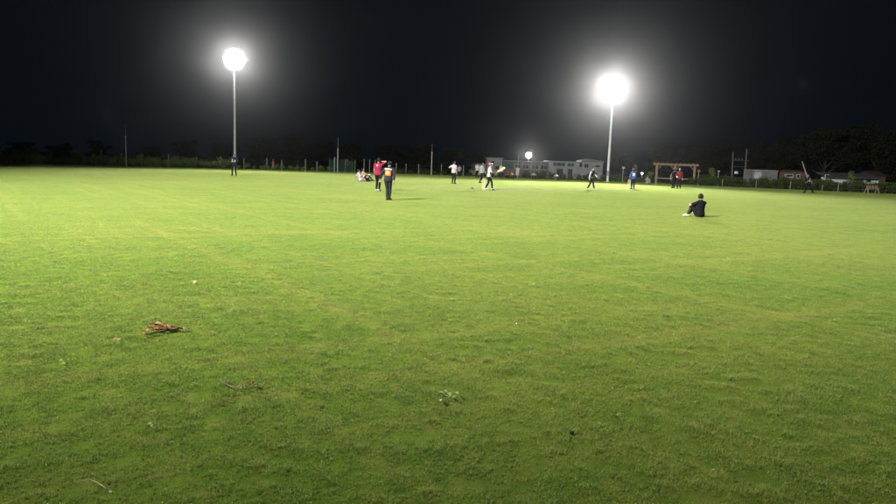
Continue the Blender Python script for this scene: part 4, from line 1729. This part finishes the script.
def bat_thing():
    hb = [h for h, s in PEOPLE if h.name == 'bat'][0]
    s = [s for h, s in PEOPLE if h.name == 'bat'][0]
    M = Matrix.Translation(s['loc']) @ Matrix.Rotation(s['rz'], 4, 'Z')
    grip = M @ ((hb.hand_pts[0] + hb.hand_pts[1]) / 2)
    root = empty('cricket_bat', grip)
    tag(root, 'yellow brown cricket bat held out by the batsman', 'bat')
    d = Vector((.80, -.05, .48)).normalized()
    sx = Vector((0, 1, 0)).cross(d).normalized()
    R = Matrix((sx, d.cross(sx), d)).transposed().to_4x4()
    MB().tube([R @ Vector((0, 0, -.14)), R @ Vector((0, 0, .20))], .017, 10).build('handle', mat('dark_grip', (.05, .05, .06), .8), root)
    m = MB()
    prof = [(.14, .02, .02), (.20, .045, .022), (.26, .054, .024), (.55, .054, .034), (.68, .054, .03), (.72, .048, .018)]
    vs, fs = [], []
    for z, w, t in prof:
        for (a, b) in ((-1, -.5), (1, -.5), (1, .3), (0, 1), (-1, .3)):
            vs.append(R @ Vector((a * w, b * t, z)))
    for i in range(len(prof) - 1):
        for j in range(5):
            fs.append((i * 5 + j, i * 5 + (j + 1) % 5, (i + 1) * 5 + (j + 1) % 5, (i + 1) * 5 + j))
    fs += [(4, 3, 2, 1, 0), tuple(range(25, 30))]
    m.add(vs, fs).build('blade', mat('willow_wood', (.55, .36, .16), .6, .15, 10), root)


bat_thing()


def marker(x, y, label):
    p = ground(x, y)
    root = empty('pitch_disc', (p.x, p.y, .02))
    tag(root, label, 'marker')
    black = mat('black_rubber', (.02, .02, .02), .8, .2)
    MB().tube([(0, 0, 0), (0, 0, .025), (0, 0, .075), (0, 0, .09)], [.13, .125, .055, .04], 16).build('disc', black, root)
    MB().tube([(0, 0, .088), (0, 0, .10)], .025, 10).build('knob', black, root)


marker(472.2, 189.0, 'small low black disc on the grass left of the batsman')  # low black disc laid on the turf
marker(493.6, 190.6, 'small black disc marker on the grass right of the batsman')

# ------------------------------------------------------------------ litter on the near grass
DRY = [leaf_mat('dry_leaf_a', (.11, .045, .014), (.21, .10, .034), .15), leaf_mat('dry_leaf_b', (.08, .035, .013), (.17, .08, .026), .15),
       leaf_mat('dry_leaf_c', (.20, .13, .055), (.28, .20, .10), .15)]
TWIG = mat('brown_twig', (.11, .065, .035), .85, .3, 40, .4, 80)
TWIGG = mat('grey_brown_twig', (.10, .075, .05), .85, .3, 40, .4, 80)
GREENL = [leaf_mat('fallen_green_leaf', (.13, .20, .04), (.22, .29, .08), .2)]
PALEL = [leaf_mat('bleached_leaf', (.30, .29, .20), (.40, .39, .30), .2)]
STRAW = mat('pale_straw', (.24, .25, .10), .7, .1)


def leaf_mesh(L, W, curl, twist, seed):
    rng = random.Random(seed)
    vs, fs = [], []
    n = 7
    for i in range(n):
        t = i / (n - 1)
        w = W * math.sin(math.pi * min(1, .06 + t * .94)) ** .8 * .5
        z = curl * L * math.sin(t * math.pi * .9) + rng.uniform(-.02, .02) * L
        a = twist * (t - .5)
        for s in (-1, 0, 1):
            vs.append((t * L - L / 2, s * w * math.cos(a), z + s * w * math.sin(a) + (abs(s)) * w * .45))
    for i in range(n - 1):
        for j in range(2):
            b = i * 3 + j
            fs.append((b, b + 3, b + 4, b + 1))
    return MB().add(vs, fs, True)


def sprig(name, stem, leaves, mats, tw, label, cat, rads=None, z=0.022):
    """stem: photo pixels along the twig; leaves: (pixel x, y, length, width, lift, curl)"""
    p0 = ground(*stem[0], z) if stem else ground(leaves[0][0], leaves[0][1], z)
    root = empty(name, p0)
    tag(root, label, cat)
    if stem:
        pts = []
        for k, q in enumerate(stem):
            g = ground(*q[:2], z) - p0
            pts.append(g + Vector((0, 0, .004 + .006 * math.sin(k * 1.9))))
        MB().tube(pts, rads or [.006] * len(pts), 7).build('stem', tw, root)
    for k, (x, y, L, W, lift, curl) in enumerate(leaves):
        g = ground(x, y, z) - p0
        m = leaf_mesh(L, W, curl, RNG.uniform(-1.2, 1.2), k * 7 + int(x))
        o = m.build('leaf', mats[k % len(mats)], root)
        o.location = g + Vector((0, 0, lift))
        o.rotation_euler = (RNG.uniform(-.5, .5), RNG.uniform(-.35, .35), RNG.uniform(0, 6.28))
    return root


lv = []
for k in range(46):
    t = RNG.random()
    lv.append((151 + 22 * t + RNG.uniform(-1.5, 1.5), 328.2 + RNG.uniform(-2.6, 2.4) * (1 - .4 * t) + .6 * t, RNG.uniform(.055, .105), RNG.uniform(.022, .042), RNG.uniform(0.004, .028) * (1 - .5 * t), RNG.uniform(-.1, .28)))
for k in range(11):
    lv.append((RNG.uniform(139, 152), RNG.uniform(330, 335.5), RNG.uniform(.03, .06), RNG.uniform(.018, .032), RNG.uniform(0.004, .02), RNG.uniform(0, .3)))
for k in range(7):
    t = k / 6
    lv.append((172 + 13 * t, 328.6 + .8 * t, RNG.uniform(.05, .08), RNG.uniform(.014, .024), .012 * (1 - t) + .004, .1))
sprig('dry_branch', [(140, 333), (147, 334.6), (156, 332.4), (166, 330.4), (178, 329.2), (189.5, 328.6)], lv, DRY, TWIG,
      'dry brown leafy branch lying on the near grass', 'branch', [.004, .007, .009, .010, .009, .004], 0.032)
sprig('fallen_twig', [(219.5, 380), (224, 384.2), (232, 387.4), (242, 388.9), (252, 388.8), (260.5, 387.6)],
      [(248, 386.4, .05, .02, .012, .2), (251, 385.2, .055, .024, .016, .25), (254, 385.4, .04, .02, .010, .2), (243, 386.8, .05, .018, .008, .1), (257, 386.6, .045, .02, .006, .15), (239, 387.2, .04, .016, .006, .1)],
      DRY, TWIGG, 'curved thin twig with a few withered leaves on the grass', 'twig', [.003, .004, .005, .005, .004, .003], 0.028)
sprig('green_sprig', [(438.5, 400.5), (443, 397.4), (449, 396.6), (456, 398.8)],
      [(441, 396.6, .065, .024, .02, .2), (445, 396.0, .06, .024, .024, .25), (449.5, 397.2, .07, .026, .018, .15), (454, 399.0, .06, .022, .016, .1), (441, 401.4, .07, .026, .01, .05), (447, 399.0, .05, .02, .012, .2), (456.5, 396.0, .06, .022, .016, .2)],
      GREENL, TWIGG, 'fresh green leaf sprig lying on the near grass', 'sprig', [.003, .004, .004, .002], 0.032)
sprig('straw_stem', [(82, 481.5), (90, 481.3), (97, 482.6), (102, 485.6), (106, 490.4)], [(110, 494.3, .022, .016, .012, .1)], PALEL, STRAW,
      'curved pale straw stem near the lower corner of the grass', 'straw', [.0016, .0022, .0022, .002, .0016], 0.03)
sprig('leaf_twig', [(251, 313.8), (256, 312.0), (262, 312.6)], [(253, 312.2, .05, .02, .01, .2), (259, 312.4, .05, .02, .012, .2), (262.5, 311.6, .04, .016, .01, .1)],
      GREENL + DRY[2:], TWIGG, 'short twig with pale green leaves above the dry branch', 'twig', [.003, .004, .002])
sprig('fallen_leaf', None, [(116, 340.6, .06, .03, .010, .2), (119, 341.6, .05, .026, .012, .25)], DRY[2:], None, 'pale tan curled leaves left of the dry branch', 'leaf')
sprig('fallen_leaf', None, [(60.5, 363.4, .055, .026, .012, .2), (63.5, 365.6, .05, .024, .010, .2), (62, 361.2, .045, .02, .010, .2)], GREENL, None, 'pale green curled leaves lying alone on the grass at far left', 'leaf')
sprig('fallen_leaf', None, [(150.5, 427.0, .035, .018, .016, .25), (152.5, 427.6, .03, .015, .012, .2)], PALEL, None, 'bleached curled leaf on the grass below the curved twig', 'leaf')
sprig('white_scrap', None, [(264.8, 385.2, .018, .014, .012, .3)], [mat('white_scrap_paper', (.42, .42, .36), .7, .1)], None, 'tiny white scrap at the end of the curved twig', 'scrap')
sprig('fallen_leaf', None, [(195.5, 283.2, .08, .04, .012, .2), (193.2, 282.8, .06, .03, .01, .2)], DRY[2:], None, 'light tan leaf on the grass above the dry branch', 'leaf')
sprig('fallen_leaf', None, [(228, 285.0, .07, .03, .008, .15), (234, 284.6, .08, .03, .01, .2), (240, 284.4, .06, .03, .008, .2)], DRY[2:], None, 'thin line of tan leaves on the grass above the dry branch', 'leaf')
sprig('white_scrap', None, [(516.3, 325.0, .022, .018, .012, .3)], [mat('white_scrap_paper', (.42, .42, .36), .7, .1)], None, 'tiny white scrap alone in the middle of the grass', 'scrap')


def clippings():
    """loose dry blades left by the mower, uncountable, sunk in the turf"""
    rng = np.random.default_rng(21)
    n = 900
    r = 2.5 + 22 * rng.random(n) ** 1.2
    a = (rng.random(n) - .5) * 1.5
    c = np.stack([r * np.sin(a), r * np.cos(a), 0.017 + 0.012 * rng.random(n)], 1)
    t = rng.random(n) * 6.28
    L = (0.012 + 0.035 * rng.random(n) ** 2)[:, None]
    d = np.stack([np.cos(t), np.sin(t), 0.25 * rng.normal(size=n)], 1)
    w = np.stack([-np.sin(t), np.cos(t), np.zeros(n)], 1) * (0.0016 + 0.002 * rng.random(n))[:, None]
    V = np.stack([c - d * L - w, c - d * L + w, c + d * L + w * .4, c + d * L - w * .4], 1).reshape(-1, 3)
    me = np_mesh('clippings', V, np.arange(n * 4).reshape(-1, 4), leaf_mat('dry_clipping', (.11, .10, .03), (.21, .19, .07), .2, 0.9))
    o = link_mesh('clippings', me)
    tag(o, 'loose dry grass clippings strewn thinly over the near turf', None, None, 'stuff')


clippings()


def clod(x, y, r, label):
    p = ground(x, y, .018)
    root = empty('soil_clod', p)
    tag(root, label, 'clod')
    bm = bmesh.new()
    bmesh.ops.create_icosphere(bm, subdivisions=3, radius=r)
    for v in bm.verts:
        n = math.sin(v.co.x * 190) * math.cos(v.co.y * 230) + math.sin(v.co.z * 260 + v.co.x * 90)
        v.co *= 1 + .16 * n
        v.co.z *= .7
    me = bpy.data.meshes.new('lump')
    bm.to_mesh(me)
    bm.free()
    me.materials.append(mat('dark_soil', (.022, .02, .016), .95, .3, 60, .6, 120))
    link_mesh('lump', me, root)
    sprig_m = leaf_mesh(.05, .018, .2, .4, 5)
    lf = sprig_m.build('leaf', GREENL[0], root)
    lf.location = (.03, .012, .008)


clod(571.5, 432.3, .016, 'small dark clod of soil on the near grass')
clod(616.0, 417.0, .008, 'tiny dark speck of soil right of the larger clod')

# ------------------------------------------------------------------ thin night haze lit by the floodlights, added also to imitate lens bloom
def haze():
    mb = MB().box((-700, -660, -3.0), (700, 700, 34.0))
    o = mb.build('haze', None)
    m = bpy.data.materials.new('thin_night_haze')
    m.use_nodes = True
    nt = m.node_tree
    nt.nodes.remove(nt.nodes['Principled BSDF'])
    pv = nt.nodes.new('ShaderNodeVolumePrincipled')
    pv.inputs['Color'].default_value = (0.92, 0.93, 0.95, 1)
    pv.inputs['Density'].default_value = HAZE_DENSITY
    pv.inputs['Anisotropy'].default_value = HAZE_G
    pv.inputs['Density Attribute'].default_value = ''
    nt.links.new(pv.outputs[0], nt.nodes['Material Output'].inputs['Volume'])
    try:
        m.cycles.homogeneous_volume = True
    except Exception:
        pass
    o.data.materials.append(m)
    o['kind'] = 'stuff'
    o['label'] = 'thin night haze glowing round the floodlights'


haze()
